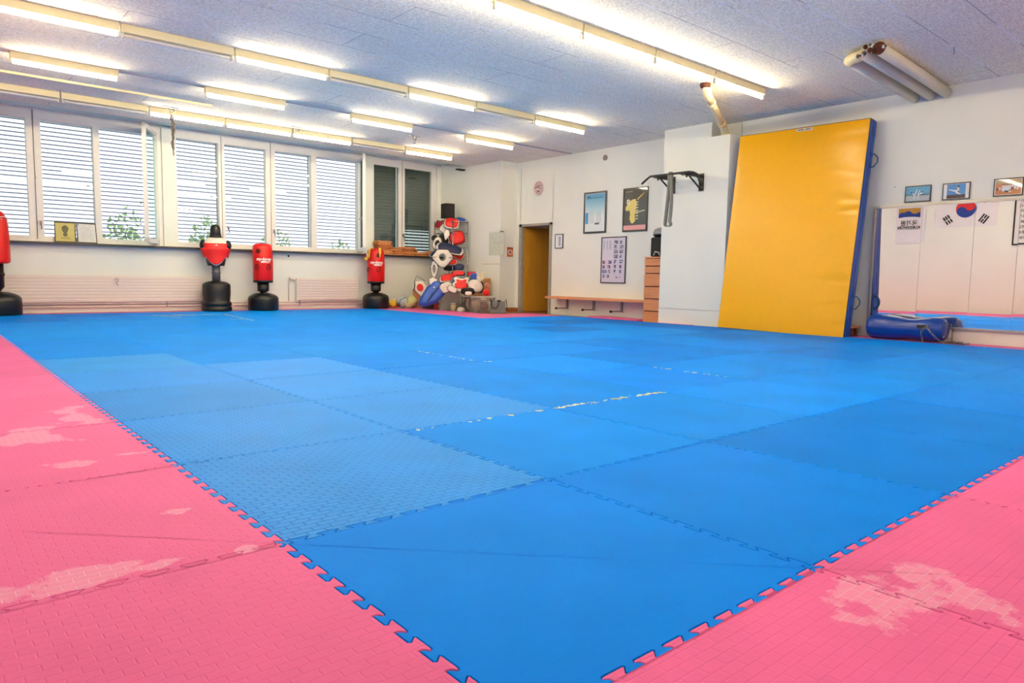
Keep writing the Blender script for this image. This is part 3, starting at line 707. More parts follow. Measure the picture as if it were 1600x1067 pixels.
loft(tors, 96, offwhite, 'shoulder_yoke', gt, keep=lambda a, z: (1.255 < z < 1.375 and (abs(a) < 1.0 or abs(a) > 2.2)), grow=.008)
lm = MB()
for k in range(3):
    T = Matrix.Translation((-.002, -.172, 1.205)) @ FT
    x = -.03+k*.03; h = .02+.018*k
    lm.prism([(x-.012, 0), (x+.016, 0), (x-.006+.0, h), (x-.022, h*.88)][::1], .003, white_ink, T)
lm.build('three_bar_logo', gt)

# ================================================================ pine boards on the sill
random.seed(11)
protoB = {}
pine3 = wood('pine_board_dark', '#a8562a', '#cf8149', 9, 0, .6)
def board(x, y, z, rz, m, lab, tilt=0, wd=.30):
    k = m.name
    if k not in protoB:
        protoB[k] = MB().box((-.15, -.12, 0), (.15, .12, .019), m).build('pine_board', bevel=.002); o = protoB[k]
    else: o = protoB[k].copy(); C.objects.link(o)
    o.location = (x, y, z); o.rotation_euler = (0, tilt, rz); o.scale = (wd/.3, 1, 1)
    return tag(o, lab, 'board', 'pine breaking boards')
def stack(x, n, nm, wd=.30, z=1.2):
    for i in range(n):
        board(x+random.uniform(-.03, .03), 13.31+random.uniform(-.03, .008), z+i*.0222, random.uniform(-.10, .10), random.choice([pine, pine2, pine3]),
              'pine board, %s from the bottom of the %s' % (ORD[i] if i < 15 else ['sixteenth', 'seventeenth', 'eighteenth'][i-15], nm), wd=wd*random.uniform(.97, 1.03))
stack(7.46, 14, 'tallest stack, leftmost on the sill', .34)
stack(7.80, 8, 'second sill stack from the left', .30); stack(8.12, 9, 'third sill stack from the left', .30)
stack(8.44, 4, 'low fourth sill stack', .30); stack(8.76, 5, 'low stack nearest the gear shelf', .32)
board(8.29, 13.29, 1.30, .2, pine2, 'pale pine board slipped down aslant beside the third stack', tilt=R(38), wd=.26)
board(8.60, 13.29, 1.285, -.2, pine, 'pine board leaning across the gap of the two right stacks', tilt=R(-9), wd=.30)

# ================================================================ right side: bench, drawers, posters
t = thing('wall_bench', 'long beech wall bench on steel brackets between doorway and drawers', 'bench', (9.6, 7.16, .315))
MB().box((-.34, 0, 0), (0, 2.64, .045), beech_x).build('seat', t, bevel=.004)
for y in (.82, 1.55, 2.29):
    MB().box((-.05, y-.018, -.21), (-.02, y+.018, 0), steel).box((-.34, y-.012, -.205), (-.02, y+.012, -.18), steel).box((-.05, y-.03, -.012), (-.02, y+.03, 0), steel).build('bracket', t)
    MB().box((-.36, y-.017, -.212), (-.325, y+.017, -.172), blackmatte).build('end_cap', t)
t = thing('drawer_unit', 'narrow beech drawer unit with six drawers left of the white pillar', 'drawers', (9.15, 6.76, -.03))
MB().box((.012, .0, 0), (.44, .36, 1.14), mat('carcass_brown', '#6b3c20', .6)).box((-.01, -.01, 1.14), (.45, .37, 1.165), beech).build('carcass', t, bevel=.002)
z = 1.13
for i, h in enumerate((.135, .125, .225, .215, .215, .20)):
    dr_ = MB().box((-.012+(.006 if i == 1 else 0), .004, z-h+.014), (.012, .356, z-.002), beech)
    dr_.build('drawer', t, bevel=.003); z -= h+.002
t = thing('sports_bag', 'black upright bag standing on top of the drawer unit', 'bag', (9.33, 6.93, 1.135))
MB().box((-.15, -.13, 0), (.15, .11, .34), blackmatte).build('body', t, bevel=.03)
MB().tube([(-.152, -.10, .02), (-.175, -.10, .07), (-.175, -.02, .09), (-.152, .03, .02)], .008, white_ink, 6).build('cord', t)
t = thing('foam_helmet', 'grey and black rounded helmet lying on the black bag by the pillar', 'helmet', (9.33, 6.92, 1.475))
MB().lathe([(.10, .0), (.135, .03), (.145, .08), (.12, .14), (.06, .17), (.001, .175)], mat('helmet_grey', '#878d93', .45), n=28).build('shell', t)
MB().lathe([(.001, 0), (.11, 0), (.14, .03), (.147, .055), (.13, .06)], black, n=28).build('lower_shell', t)

def frame_pic(name, lab, T, wd, hg, bw=.02, fm=None, cat='poster', group=None, bg='#ffffff', coat=1.0, paint=None, dp=.02):
    """a framed sheet: T maps local x right, y up, z out of the wall, origin at the lower left corner"""
    t = thing(name, lab, cat); t.matrix_world = T
    if group: t['group'] = group
    fm = fm or mat('black_frame', '#15161a', .35)
    MB().box((0, 0, 0), (wd, bw, dp), fm).box((0, hg-bw, 0), (wd, hg, dp), fm).box((0, bw, 0), (bw, hg-bw, dp), fm).box((wd-bw, bw, 0), (wd, hg-bw, dp), fm).build('frame', t)
    s = MB(); pm = mat(name+'_paper_'+bg.strip('#'), bg, .5, noise=.01, coat=coat)
    s.box((bw, bw, .002), (wd-bw, hg-bw, .012), pm)
    if paint: paint(s, wd, hg)
    s.build('picture', t)
    return t
ZI = .0122
def inks(h, coat=1.0): return mat('ink_'+h.strip('#'), h, .5, noise=0, coat=coat)
def rect(s, x, y, w_, h_, c, lay=0): s.box((x, y, ZI), (x+w_, y+h_, ZI+.0003*(lay+1)), inks(c))
def poly(s, pts, c, lay=0): s.prism(pts, .0003*(lay+1), inks(c), z0=ZI)
def blob(s, x, y, rx, ry, c, lay=0, n=20): poly(s, [(x+rx*math.cos(2*PI*k/n), y+ry*math.sin(2*PI*k/n)) for k in range(n)], c, lay)
random.seed(21)
def p_blue(s, w_, h_):
    for k in range(8):
        cc = ['#5fa6cf', '#6db0d4', '#82bcd9', '#93c6dd', '#a6d0e1', '#b8d9e5', '#cbe3ea', '#dcebee'][k]; rect(s, .045, h_-.045-.055*(k+1), w_-.09, .056, cc)
    rect(s, .045, .045, w_-.09, h_-.53, '#e6eef0')
    rect(s, .045, .19, .08, .22, '#2f8fd0', 1)
    for k in range(11): rect(s, .10+.02*(k % 3), h_-.105-.004*(k % 2), .015, .02, '#2f6f98', 1)
    for k in range(9): rect(s, .08+k*.048, h_-.13, .035, .03, '#3d7fa6', 1)
    for k in range(18):
        rect(s, .15, .42-k*.013 if k < 9 else .42-k*.013, .13, .004, '#9fb4bd', 1); rect(s, .33, .42-k*.013, .14, .004, '#9fb4bd', 1)
    rect(s, .30, .17, .12, .035, '#4b5a63', 1)
p1 = frame_pic('framed_poster', 'dark-framed pale blue printed poster above the bench, nearer the doorway', WR(9.598, 9.055, 1.63), .60, .81, .035, mat('charcoal_frame', '#33383c', .3, coat=1.0), paint=p_blue, bg='#dfe9ec')
def p_uni(s, w_, h_):
    rect(s, .02, .02, w_-.04, h_-.04, '#37352f')
    rect(s, .02, .035, w_-.06, .085, '#e8a0a0', 1)
    body = [(.13, .55), (.10, .50), (.06, .45), (.07, .40), (.12, .385), (.155, .41), (.175, .33), (.165, .24), (.20, .16), (.25, .15), (.30, .2), (.29, .30), (.31, .42), (.33, .52), (.30, .60), (.24, .60), (.17, .57)]
    poly(s, body, '#e2cf74', 1)
    blob(s, .125, .555, .04, .05, '#e9e2c4', 2); blob(s, .125, .555, .018, .022, '#a79f7c', 3)
    poly(s, [(.33, .60), (.345, .575), (.50, .70), (.495, .712)], '#cdbb6a', 1)
    for k in range(7): poly(s, [(.31, .22+k*.05), (.37, .235+k*.05), (.37, .25+k*.05), (.31, .25+k*.05)], '#cfc08b', 2)
    for k in range(5): rect(s, .30+k*.045, .345+k*.006, .035, .02, '#d9d0a8', 3)
    for k in range(6): rect(s, .05+k*.03, .735+(k % 2)*.004, .02, .012, '#a59f8e', 2)
p2 = frame_pic('framed_poster', 'framed dark poster with a yellow one-horned animal, left of pull-up bar', WR(9.598, 8.035, 1.625), .585, .81, .016, paint=p_uni, bg='#37352f')
def p_chart(s, w_, h_):
    rect(s, .02, .02, w_-.04, h_-.04, '#cfcbdf')
    rect(s, .03, .45, .27, .41, '#d9d6e6', 1)
    rnd = random.Random(7); mk = ['#5b5a76', '#6a6a86', '#4a5f9a', '#3f63a8', '#55408a', '#4c4468']
    def cell(x, y, w2, c):
        rect(s, x, y, w2, .06, c, 2)
        for _ in range(4): rect(s, x+rnd.random()*(w2-.012), y+rnd.random()*.04, .012, .018, rnd.choice(['#e8e8ee', '#c8cad8', '#222b50', '#b04a52' if rnd.random() < .3 else '#dfe4ee']), 3)
    rows = [.755, .665, .575, .485, .385, .29, .195]
    for i, y in enumerate(rows):
        cc = mk[i % 2] if i < 4 else (mk[3] if i == 4 else mk[4])
        cell(.33, y, .055, cc); cell(.385 if i in (0, 2, 3) else .34, y, .035, cc)
        cell(.47, y, .05, cc)
        if i in (1, 2, 4): cell(.50, y, .055, mk[3] if i == 4 else cc)
    for i, y in enumerate((.375, .285, .195, .105)):
        cell(.04, y, .06, mk[i]); cell(.19 if i % 2 == 0 else .16, y, .08 if i < 2 else .055, mk[(i+4) % 6])
        if i == 2: cell(.105, y, .05, mk[2])
    for k in range(7):
        for x in (.05, .13, .2): rect(s, x, .80-k*.026, .035+.02*(x > .15), .012, '#9795aa' if k < 6 else '#b9b7c6', 2)
    blob(s, .40, .115, .014, .018, '#8d3340', 2); rect(s, .42, .11, .10, .010, '#8c89a0', 2)
p3 = frame_pic('framed_chart', 'tall framed chart with rows of small figures, hung below the two posters', WR(9.598, 8.555, .655), .625, .89, .016, paint=p_chart, bg='#cfcbdf')
def p_small(s, w_, h_):
    rect(s, .02, .02, w_-.04, h_-.04, '#eceef2'); rect(s, .10, .05, .075, .2, '#c3c6d8', 1)
    for k in range(8): rect(s, .11+.01*(k % 2), .06+k*.023, .05, .01, '#7e83a8', 2)
frame_pic('framed_notice', 'small framed white notice on the wall just right of the doorway', WR(9.598, 9.865, 1.355), .235, .295, .012, paint=p_small, bg='#eceef2')
# wall clock-like round disc
t = thing('wall_clock', 'round pale pink clock with dark hands, high above the doorway', 'clock'); t.matrix_world = WR(9.598, 10.41, 2.65)
MB().lathe([(.001, 0), (.145, 0), (.15, .012), (.14, .025), (.135, .02), (.001, .018)], mat('clock_pink', '#d9bfba', .35), n=36).build('case', t)
s = MB()
for k in range(12):
    q = PI*k/6; s.prism([(.112*math.cos(q)+a, .112*math.sin(q)+b) for a, b in ((-.009, -.013), (.009, -.013), (.009, .013), (-.009, .013))], .002, mat('clock_numerals', '#a77f82', .6), z0=.0185)
s.build('numerals', t)
s = MB(); s.prism([(-.115, -.002), (.0, .012), (.085, -.032), (.08, -.02), (0, .03), (-.11, .015)], .002, black_ink, z0=.021); s.prism([(-.09, .05), (.07, .035), (.07, .055), (-.05, .06)], .002, mat('dial_brown_print', '#6d5a59', .6), z0=.0205); s.prism([(-.05, -.09), (.04, -.09), (.05, -.05), (-.04, -.05)], .002, mat('dial_rose_print', '#9b6d70', .6), z0=.0205); s.build('hands', t)  # hands, with one brownish and one rose patch of dial print
t = thing('wall_vent', 'small round grey vent hole high on the wall above the posters', 'vent'); t.matrix_world = WR(9.598, 8.53, 3.07)
MB().lathe([(.03, 0), (.05, 0), (.055, .012), (.042, .016), (.034, .004), (.001, .003)], mat('vent_grey', '#8f877f', .5), n=24).build('ring', t)
# no-admittance sign on the jog wall
t = thing('warning_sign', 'small orange sign with a struck-out dark figure beside the doorway', 'sign'); t.matrix_world = WB(9.33, 11.118, 1.19)
s = MB().box((0, 0, 0), (.17, .21, .004), mat('sign_orange', '#c8773a', .5)); s.box((0, .16, .004), (.17, .21, .005), mat('sign_red', '#b1502c', .5)).build('panel', t)
def disc(s, x, y, r, m, z0, h=.001, n=24): s.prism([(x+r*math.cos(2*PI*k/n), y+r*math.sin(2*PI*k/n)) for k in range(n)], h, m, z0=z0)
s = MB(); disc(s, .085, .10, .062, white_ink, .005); disc(s, .085, .10, .052, mat('sign_ring', '#c8443a', .5), .006); disc(s, .085, .10, .042, offwhite, .007)
s.prism([(.06, .08), (.10, .07), (.115, .10), (.10, .13), (.075, .12), (.055, .10)], .001, mat('sign_figure', '#3a2530', .6), z0=.008)
s.prism([(.05, .13), (.058, .138), (.12, .07), (.112, .062)], .001, mat('sign_ring', '#c8443a', .5), z0=.009); s.build('pictogram', t)
# small whiteboard on the pier (facing left)
t = thing('glass_board', 'small pale green glass board with faint handwriting beside the gear shelf', 'board'); t.matrix_world = WR(9.128, 11.50, 1.215)
MB().box((0, 0, 0), (.52, .505, .008), mat('glass_board_green', '#c9d2c6', .25)).build('board', t)
MB().box((.38, .505, 0), (.50, .517, .02), blackmatte).build('clip', t)
hw = mat('faint_marker', '#a3a8ac', .6)
s = MB()
for x0, y0, n in ((.06, .355, 26), (.16, .265, 30)):     # illegible squiggles, as in the photo
    s.tube([(x0+k*.011, y0+.016*math.sin(k*1.9+x0*9)+.004*(k % 3), .009) for k in range(n) if k % 9 < 8], .0022, hw, 4)
s.build('handwriting', t)
# ================================================================ pull-up bar with resistance band, on the pillar
t = thing('pull_up_bar', 'black wall-mounted pull-up bar on the white pillar', 'pull-up bar', (9.09, 6.25, 2.46))
bk = mat('powder_coat_black', '#141210', .45)
s = MB()
for y in (.28, -.28):
    s.box((-.012, y-.045, -.28), (0, y+.045, 0), bk)
s.build('wall_plate', t)
for y in (.28, -.28):
    s = MB().box((-.50, y-.02, -.07), (-.01, y+.02, -.03), bk)
    T = Matrix.Translation((-.01, y, -.27)) @ Matrix.Rotation(math.atan2(.36, .21) - PI/2, 4, 'Y')
    s.tube([(-.012, y, -.26), (-.36, y, -.06)], .014, bk, 8).tube([(-.012, y, -.20), (-.12, y-.0, -.06)], .010, bk, 8)
    s.box((-.14, y-.012, -.075), (-.11, y+.012, -.03), bk).box((-.42, y-.012, -.10), (-.40, y+.012, -.06), bk)
    s.build('support_arm', t)
MB().tube([(-.49, .55, -.14), (-.49, .46, -.08), (-.49, .38, -.035), (-.49, -.38, -.035), (-.49, -.46, -.05), (-.49, -.55, -.10)], .018, bk, 10).build('bar', t)
for ya, yb in ((.36, .12), (-.14, -.36)): MB().tube([(-.34, ya, -.04), (-.34, yb, -.04)], .015, bk, 10).tube([(-.34, ya-.03, -.04), (-.49, ya-.03, -.036)], .012, bk, 8).build('grip', t)
t = thing('resistance_band', 'long grey looped rubber band hanging from the black pull-up bar', 'band', (8.60, 6.22, 2.435))
bnd = mat('grey_rubber', '#6d7170', .5)
def ribbon(pts, wv, m, name, par, th=.003):
    s = MB(); pts = [Vector(p) for p in pts]; wv = Vector(wv)/2; n = len(pts)
    s.faces([p+o for p in pts for o in (-wv, wv)], [(2*i, 2*i+1, 2*i+3, 2*i+2) for i in range(n-1)], m, True)
    o = s.build(name, par); q = o.modifiers.new('thick', 'SOLIDIFY'); q.thickness = th; return o
P = [(0, .0, .025), (0, -.022, .0)]+[(0, -.022+.01*k/6-.0, -.16*k/6) for k in range(1, 7)]
P += [(0, -.012-.02*math.sin(PI*k/10)*1.0-.0*k, -.16-.60*k/10) for k in range(1, 11)]
P += [(0, .02-.055*math.cos(PI*k/10)*1.0, -.76-.04-.045*math.sin(PI*k/10)) for k in range(0, 11)]
P += [(0, .075-.045*(k/8), -.80+.50*k/8) for k in range(1, 9)]+[(0, .022, -.1), (0, .022, 0), (0, .0, .025)]
ribbon(P, (.034, -0.046, 0), bnd, 'band', t)

# ================================================================ pipes
pc = mat('pipe_cream', '#e3d2a4', .45, noise=.05); rust = mat('rust', '#4d2213', .85, noise=.5, scale=30)
t = thing('drain_pipe', 'cream angled drain pipe from the ceiling into the ledge beside the pillar', 'pipe')
a = Vector((7.55, 4.62, 3.245)); b = Vector((7.60, 4.70, 3.12)); e = Vector((8.75, 5.42, 3.10)); f = Vector((9.24, 5.66, 3.06)); g_ = Vector((9.25, 5.66, 2.99))
a = Vector((7.16, 4.62, 3.24)); b = Vector((7.24, 4.66, 3.13)); e = Vector((8.95, 5.52, 3.12)); f = Vector((9.22, 5.66, 3.09)); g_ = Vector((9.24, 5.67, 3.0))
MB().tube([b, b.lerp(e, .5), e], .052, pc, 20).build('pipe', t)
MB().tube([a, a.lerp(b, .5), b, b.lerp(e, .16)], .058, pc, 20).build('elbow', t)
MB().tube([e.lerp(b, .05), e, f, g_], .058, pc, 20).build('lower_elbow', t)
for p_, q_ in ((b.lerp(e, .2), b.lerp(e, .225)), (e.lerp(b, .16), e.lerp(b, .13)), (f, f.lerp(g_, .4))): MB().tube([p_, q_], .063, pc, 20).build('collar', t)
MB().lathe([(.001, -.02), (.06, -.02), (.068, 0), (.068, .03)], rust, (a.x-.03, a.y, 3.22), 20).build('rusty_collar', t)
t = thing('capped_pipes', 'three parallel cream pipes under the ceiling with rusty cut ends', 'pipe')
pg = mat('pipe_grey_cream', '#d3cfbf', .4, noise=.04)
for k, (y, x0) in enumerate(((2.82, 7.24), (2.62, 7.08), (2.44, 7.02))):
    MB().tube([(x0, y, 3.165), (8.2, y+.06, 3.165), (9.41, y+.13, 3.165)], .062, pg, 24).build('pipe', t)
s = MB().tube([(7.22, 2.84, 3.16), (7.16, 2.78, 3.16), (7.12, 2.70, 3.16), (7.12, 2.62, 3.165)], .058, pc, 16); s.build('end_elbow', t)
random.seed(4); s = MB()
for k in range(16):
    s.ball((7.0+random.uniform(-.04, .06), 2.40+random.uniform(-.07, .26), 3.17+random.uniform(-.05, .06)), (random.uniform(.010, .026),)*3, random.choice([rust, mat('scale_grey', '#57585a', .8), mat('lime_white', '#d9d5cf', .8)]), 8)
tag(s.build('rust_crust', t), kind='stuff')
MB().lathe([(.045, 0), (.064, 0), (.066, .012), (.062, .02)], rust, n=20, T=Matrix.Translation((7.0, 2.44, 3.165)) @ Matrix.Rotation(PI/2, 4, 'Y')).build('rusty_end', t)
tag(MB().box((8.92, 12.42, 3.17), (9.13, 12.52, 3.2), blackmatte).build('wall_bracket'), 'small black bracket under the ceiling by the dark window', 'bracket')

# ================================================================ yellow crash mat leaning on the wall
CW, CH, CT = 1.955, 2.98, .20
t = thing('crash_mat', 'huge yellow crash mat with blue sides leaning upright against the wall', 'crash mat')
lean = math.asin(.33/3.0)
TC = Matrix.Translation((8.85, 5.40, .016)) @ Matrix.Rotation(R(-.0), 4, 'Z') @ Matrix.Rotation(lean, 4, 'Y') @ Matrix.Rotation(R(.9), 4, 'X')
# local: y from 0 to -CW, z up, x thickness away from the room
TC = TC @ Matrix.Identity(4)
random.seed(9)
ny, nz = 70, 100; vs = []
rnd = random.Random(2); folds = [(rnd.uniform(.05, .97), rnd.uniform(.008, .016), rnd.uniform(.25, .8), rnd.uniform(-.25, .25), rnd.uniform(-.008, .009)) for _ in range(34)]
def puff(u, v):                    # u across 0..1 (right edge = 1), v up
    e = min(u, 1-u)*CW; g = min(v, 1-v)*CH
    o = -.018*(1-math.exp(-e*9))*(1-math.exp(-g*9))
    for fv, sg, ln, sl, am in folds:
        du = 1-u
        if du < ln: o += am*math.exp(-((v-fv-sl*du*.5)/sg)**2)*math.exp(-du/ln*2.2)*(1-math.exp(-du*60))
    for c_ in (.30, .37, .42): o += .009*math.exp(-((1-u-c_-.02*(1-v))/.012)**2)*math.exp(-((1-v-.06)/.05)**2)
    return o
for i in range(nz+1):
    for j in range(ny+1): u = j/ny; v = i/nz; vs.append((puff(u, v), -u*CW, v*CH))
s = MB(); s.faces([Vector(p) for p in vs], [(i*(ny+1)+j, i*(ny+1)+j+1, (i+1)*(ny+1)+j+1, (i+1)*(ny+1)+j) for i in range(nz) for j in range(ny)], yellow, True)
o = s.build('yellow_cover', t); o.matrix_local = TC
sb = MB()
K = 60
for sgn, yy in ((-1, -CW), (1, 0)):
    vv = []
    for i in range(K+1):
        z = CH*i/K
        for j, (x, bul) in enumerate(((.0, 0), (.05, .008), (.09, .009), (.095, .003), (.10, .009), (.15, .008), (CT, 0))):
            vv.append(Vector((x, yy+sgn*(bul+.002*math.sin(z*23+j)), z)))
    sb.faces(vv, [(i*7+j, i*7+j+1, (i+1)*7+j+1, (i+1)*7+j) for i in range(K) for j in range(6)], royal, True)
sb.box((.001, -CW, -.002), (CT, 0, 0), royal).box((.001, -CW, CH), (CT, 0, CH+.003), royal).box((CT-.002, -CW, 0), (CT, 0, CH), royal)
o = sb.build('blue_sides', t); o.matrix_local = TC
s = MB().tube([(0, -CW-.002, .0), (0, -CW-.002, CH)], .005, mat('dark_blue_piping', '#17295c', .5), 6).tube([(0, 0, CH), (0, -CW, CH)], .004, MC['dark_blue_piping'], 6).tube([(.095, -CW-.006, .02), (.095, -CW-.006, CH-.02)], .003, MC['dark_blue_piping'], 6)
o = s.build('piping', t); o.matrix_local = TC
cy = mat('blue_webbing', '#1a5f94', .5)
for z in (2.44, .50):
    s = MB().tube([(.13, -CW-.008, z+.09), (.15, -CW-.05, z+.085), (.17, -CW-.085, z+.04), (.17, -CW-.085, z-.02), (.15, -CW-.05, z-.085), (.13, -CW-.008, z-.09)], .019, cy, 8, flat=.45)
    for dz in (.09, -.09): s.box((.11, -CW-.014, z+dz-.03), (.15, -CW-.006, z+dz+.03), royal)
    o = s.build('carry_handle', t); o.matrix_local = TC
s = MB().box((-.009, -.92-.24, 2.925), (-.003, -.92, 2.965), offwhite); o = s.build('brand_label', t); o.matrix_local = TC
TL = TC @ Matrix(((0, 0, -1, -.0092), (-1, 0, 0, -.92), (0, 1, 0, 2.945), (0, 0, 0, 1)))
for bd, x in (('MOBIL', .065), ('CREAT', .175)):
    text(bd, .03, mat('label_ink', '#2c3a6a', .5), 'lettering', o, Matrix(((0, 0, -1, -.0092), (-1, 0, 0, -.92-x), (0, 1, 0, 2.945), (0, 0, 0, 1))), bold=.001, ex=.0004)

# small wooden footstool tucked behind the mat
t = thing('wooden_stool', 'low wooden stool, mostly hidden behind the leaning yellow mat', 'stool', (9.24, 3.55, 0), R(8))
MB().lathe([(.001, .11), (.15, .11), (.155, .12), (.155, .135), (.15, .14), (.001, .14)], beech_x, n=28).build('seat', t)
for q in (.8, 2.4, 3.9, 5.5): MB().tube([(.09*math.cos(q), .09*math.sin(q), .11), (.11*math.cos(q), .11*math.sin(q), .0)], .018, parquet, 8).build('leg', t)

# ================================================================ wall mirror of several panels
t = thing('wall_mirror', 'wide low wall mirror of joined panels in an aluminium frame', 'mirror', (XW-.002, 3.37, .165))
MW, MH = 4.9, 1.62; fw = .028
s = MB().box((-.03, -MW, 0), (0, 0, fw), alu).box((-.03, -MW, MH-fw), (0, 0, MH), alu).box((-.03, -fw, fw), (0, 0, MH-fw), alu).box((-.03, -MW, fw), (0, -MW+fw, MH-fw), alu)
s.build('frame', t)
mir = bpy.data.materials.new('mirror_silver'); mir.use_nodes = True; b_ = mir.node_tree.nodes['Principled BSDF']
b_.inputs['Metallic'].default_value = 1; b_.inputs['Roughness'].default_value = .0; b_.inputs['Base Color'].default_value = (.86, .87, .87, 1)
ys = [fw, .615, 1.22, 1.69]
while ys[-1] < MW-.65: ys.append(ys[-1]+.6)
ys.append(MW-fw)
for k in range(len(ys)-1):
    o = MB().box((-.009, -ys[k+1]+.0018, fw), (-.004, -ys[k]-.0018, MH-fw), mir).build('mirror_pane', t)
    o.rotation_euler = (0, R([.10, 0, .02, -.03][k % 4]), R([.1, 0, -.04, .03][k % 4]))
hk = thing('cable_hook', 'tiny hook with a bit of cord under the mirror at the right', 'hook', (XW, 1.86, .115))
MB().tube([(0, 0, .045), (-.012, 0, .04), (-.014, 0, .0), (-.012, .025, -.025), (-.01, .03, -.03)], .004, offwhite, 6).build('hook', hk)
t = thing('wall_screw', 'tiny screw in the wall left of the three small pictures', 'screw', (XW, 3.12, 2.03))
MB().lathe([(.001, 0), (.008, 0), (.006, .008)], steel, n=10, T=Matrix.Rotation(-PI/2, 4, 'Y')).build('head', t)

def p_beach(s, w_, h_):
    rect(s, .015, .10, w_-.03, h_-.115, '#4f9cc4'); rect(s, .015, .085, w_-.03, .025, '#4d8fa6', 1); rect(s, .015, .015, w_-.03, .075, '#a9b4bb', 1)
    for cx, hx in ((.12, .083), (.165, .215)):
        poly(s, [(cx-.006, .03), (cx+.006, .03), (cx+.008, .095), (cx-.008, .095)], '#c9d3dc', 2)
        poly(s, [(cx-.01, .09), (cx+.012, .09), (hx+.012, .115), (hx-.004, .125)], '#dde6ee', 3); blob(s, hx, .125, .009, .01, '#3a2c2e', 4)
    poly(s, [(.12, .095), (.145, .165), (.152, .163), (.13, .09)], '#dde6ee', 3); poly(s, [(.165, .095), (.185, .15), (.178, .155), (.155, .10)], '#c9d3dc', 3)
def p_kick(s, w_, h_):
    rect(s, .012, .012, w_-.024, h_-.024, '#dfe3e6'); rect(s, .05, .015, .21, h_-.03, '#4b8ecb', 1); rect(s, .05, .015, .21, .045, '#3a302c', 2)
    poly(s, [(.065, .135), (.15, .115), (.175, .13), (.17, .095), (.21, .065), (.20, .06), (.155, .08), (.14, .10), (.07, .125)], '#eef0f0', 3)
    poly(s, [(.165, .10), (.19, .10), (.188, .15), (.17, .152)], '#e3e7ea', 3); blob(s, .18, .162, .010, .012, '#2c2327', 4); poly(s, [(.17, .10), (.19, .10), (.19, .106), (.17, .106)], '#27242c', 5)
def p_group(s, w_, h_):
    rect(s, .012, .012, w_-.024, h_-.024, '#dccfc0'); rect(s, .022, .02, w_-.044, h_-.04, '#bb7a52', 1); rect(s, .022, h_-.065, w_-.044, .045, '#b0a27f', 2)
    rect(s, .022, .02, w_-.044, .05, '#c07a45', 2)
    rnd = random.Random(3)
    for k in range(8): blob(s, .095+k*.02, .118, .008, .014, '#d9dfe6', 3, 8); blob(s, .095+k*.02, .138, .005, .006, '#3b2a24', 4, 8)
    for k in range(9): blob(s, .04+k*.026, .085+.008*(k % 2), .011, .016, rnd.choice(['#2f3238', '#59463c', '#cfd8e0']), 3, 8)
    poly(s, [(.09, .06), (.15, .05), (.175, .11), (.10, .115)], '#d4dde6', 4); poly(s, [(.115, .045), (.16, .045), (.16, .06), (.12, .07)], '#2a343c', 5); blob(s, .17, .05, .015, .01, '#cdd6dd', 5, 10)
frame_pic('framed_photo', 'small framed photo of two fighters kicking on a beach, left of three', WR(XW-.002, 2.985, 1.812), .315, .213, .012, paint=p_beach, bg='#8fb7cc', dp=.015, cat='photo')
frame_pic('framed_photo', 'small framed photo of a flying kick against blue sky, middle of three', WR(XW-.002, 2.535, 1.812), .310, .210, .011, paint=p_kick, bg='#dfe3e6', dp=.015, cat='photo')
frame_pic('framed_photo', 'small framed photo of a white-clad group on a brown floor, rightmost', WR(XW-.002, 1.975, 1.815), .305, .213, .011, paint=p_group, bg='#dccfc0', dp=.015, cat='photo')

# ================================================================ blue heavy bag lying under the mirror
t = thing('heavy_bag', 'blue heavy punching bag lying on its side under the mirror', 'punching bag')
prof = [(0, .001), (.004, .10), (.02, .145), (.06, .165), (.14, .172), (.26, .170), (.38, .160), (.5, .150), (.60, .148), (.70, .154), (.80, .160), (.88, .158), (.93, .14), (.955, .11), (.96, .001)]
n = 40; vs = []; Lb = .98
rnd = random.Random(6)
for u, r in prof:
    for j in range(n):
        q = 2*PI*j/n; dent = 1-.10*math.exp(-((q-PI/2)/.6)**2)*math.exp(-((u-.52)/.13)**2)*1.6
        wr_ = 1+.008*math.sin(9*q+u*30)*math.exp(-((u-.5)/.2)**2)
        zz = r*math.sin(q)*(dent if math.sin(q) > 0 else .93)*wr_
        vs.append(Vector((r*math.cos(q)*1.04*wr_, -u*Lb, max(-.158, zz))))
fs = [(i*n+j, i*n+(j+1) % n, (i+1)*n+(j+1) % n, (i+1)*n+j) for i in range(len(prof)-1) for j in range(n)]
o = MB().faces(vs, fs, bagblue, True).build('bag_cover', t)
t.location = (9.14, 3.235, .158); t.rotation_euler = (0, 0, R(0))
TB = t.matrix_basis.copy()
def ringpt(u, r, q): return (r*math.cos(q)*1.04, -u*Lb, r*math.sin(q))
MB().faces([Vector(ringpt(uu, .161, qq)) for uu in (.66, .78) for qq in (2.75, 2.88, 3.0)], [(0, 1, 4, 3), (1, 2, 5, 4)], blackmatte).build('strap', t)
for k in range(4):
    q = .6+k*PI/2; c_ = ringpt(.955, .125, q)
    MB().tube([(c_[0]+.016*math.cos(a)*math.cos(q), c_[1]-.012-.0*a+.012*math.sin(a*1), c_[2]+.016*math.cos(a)*math.sin(q)) for a in [2*PI*i/10 for i in range(10)]], .003, chrome, 6, closed=True).build('ring', t)
cs = mat('chain_bright', '#8d8c88', .3, .9)
chn = thing('steel_chain', 'steel hanging chain coiled on the mat at the end of the blue bag', 'chain')
def wp(u, r, q, dx=0): x, y, z = ringpt(u, r, q); return (9.14+x+dx, 3.235+y, .158+z)
chain('chain_strand', [wp(.79, .165, 2.85, -.01), wp(.74, .18, 3.1, -.01), wp(.735, .18, 3.45, -.02), (8.955, 2.50, .02)], None, m=cs, parent=chn)
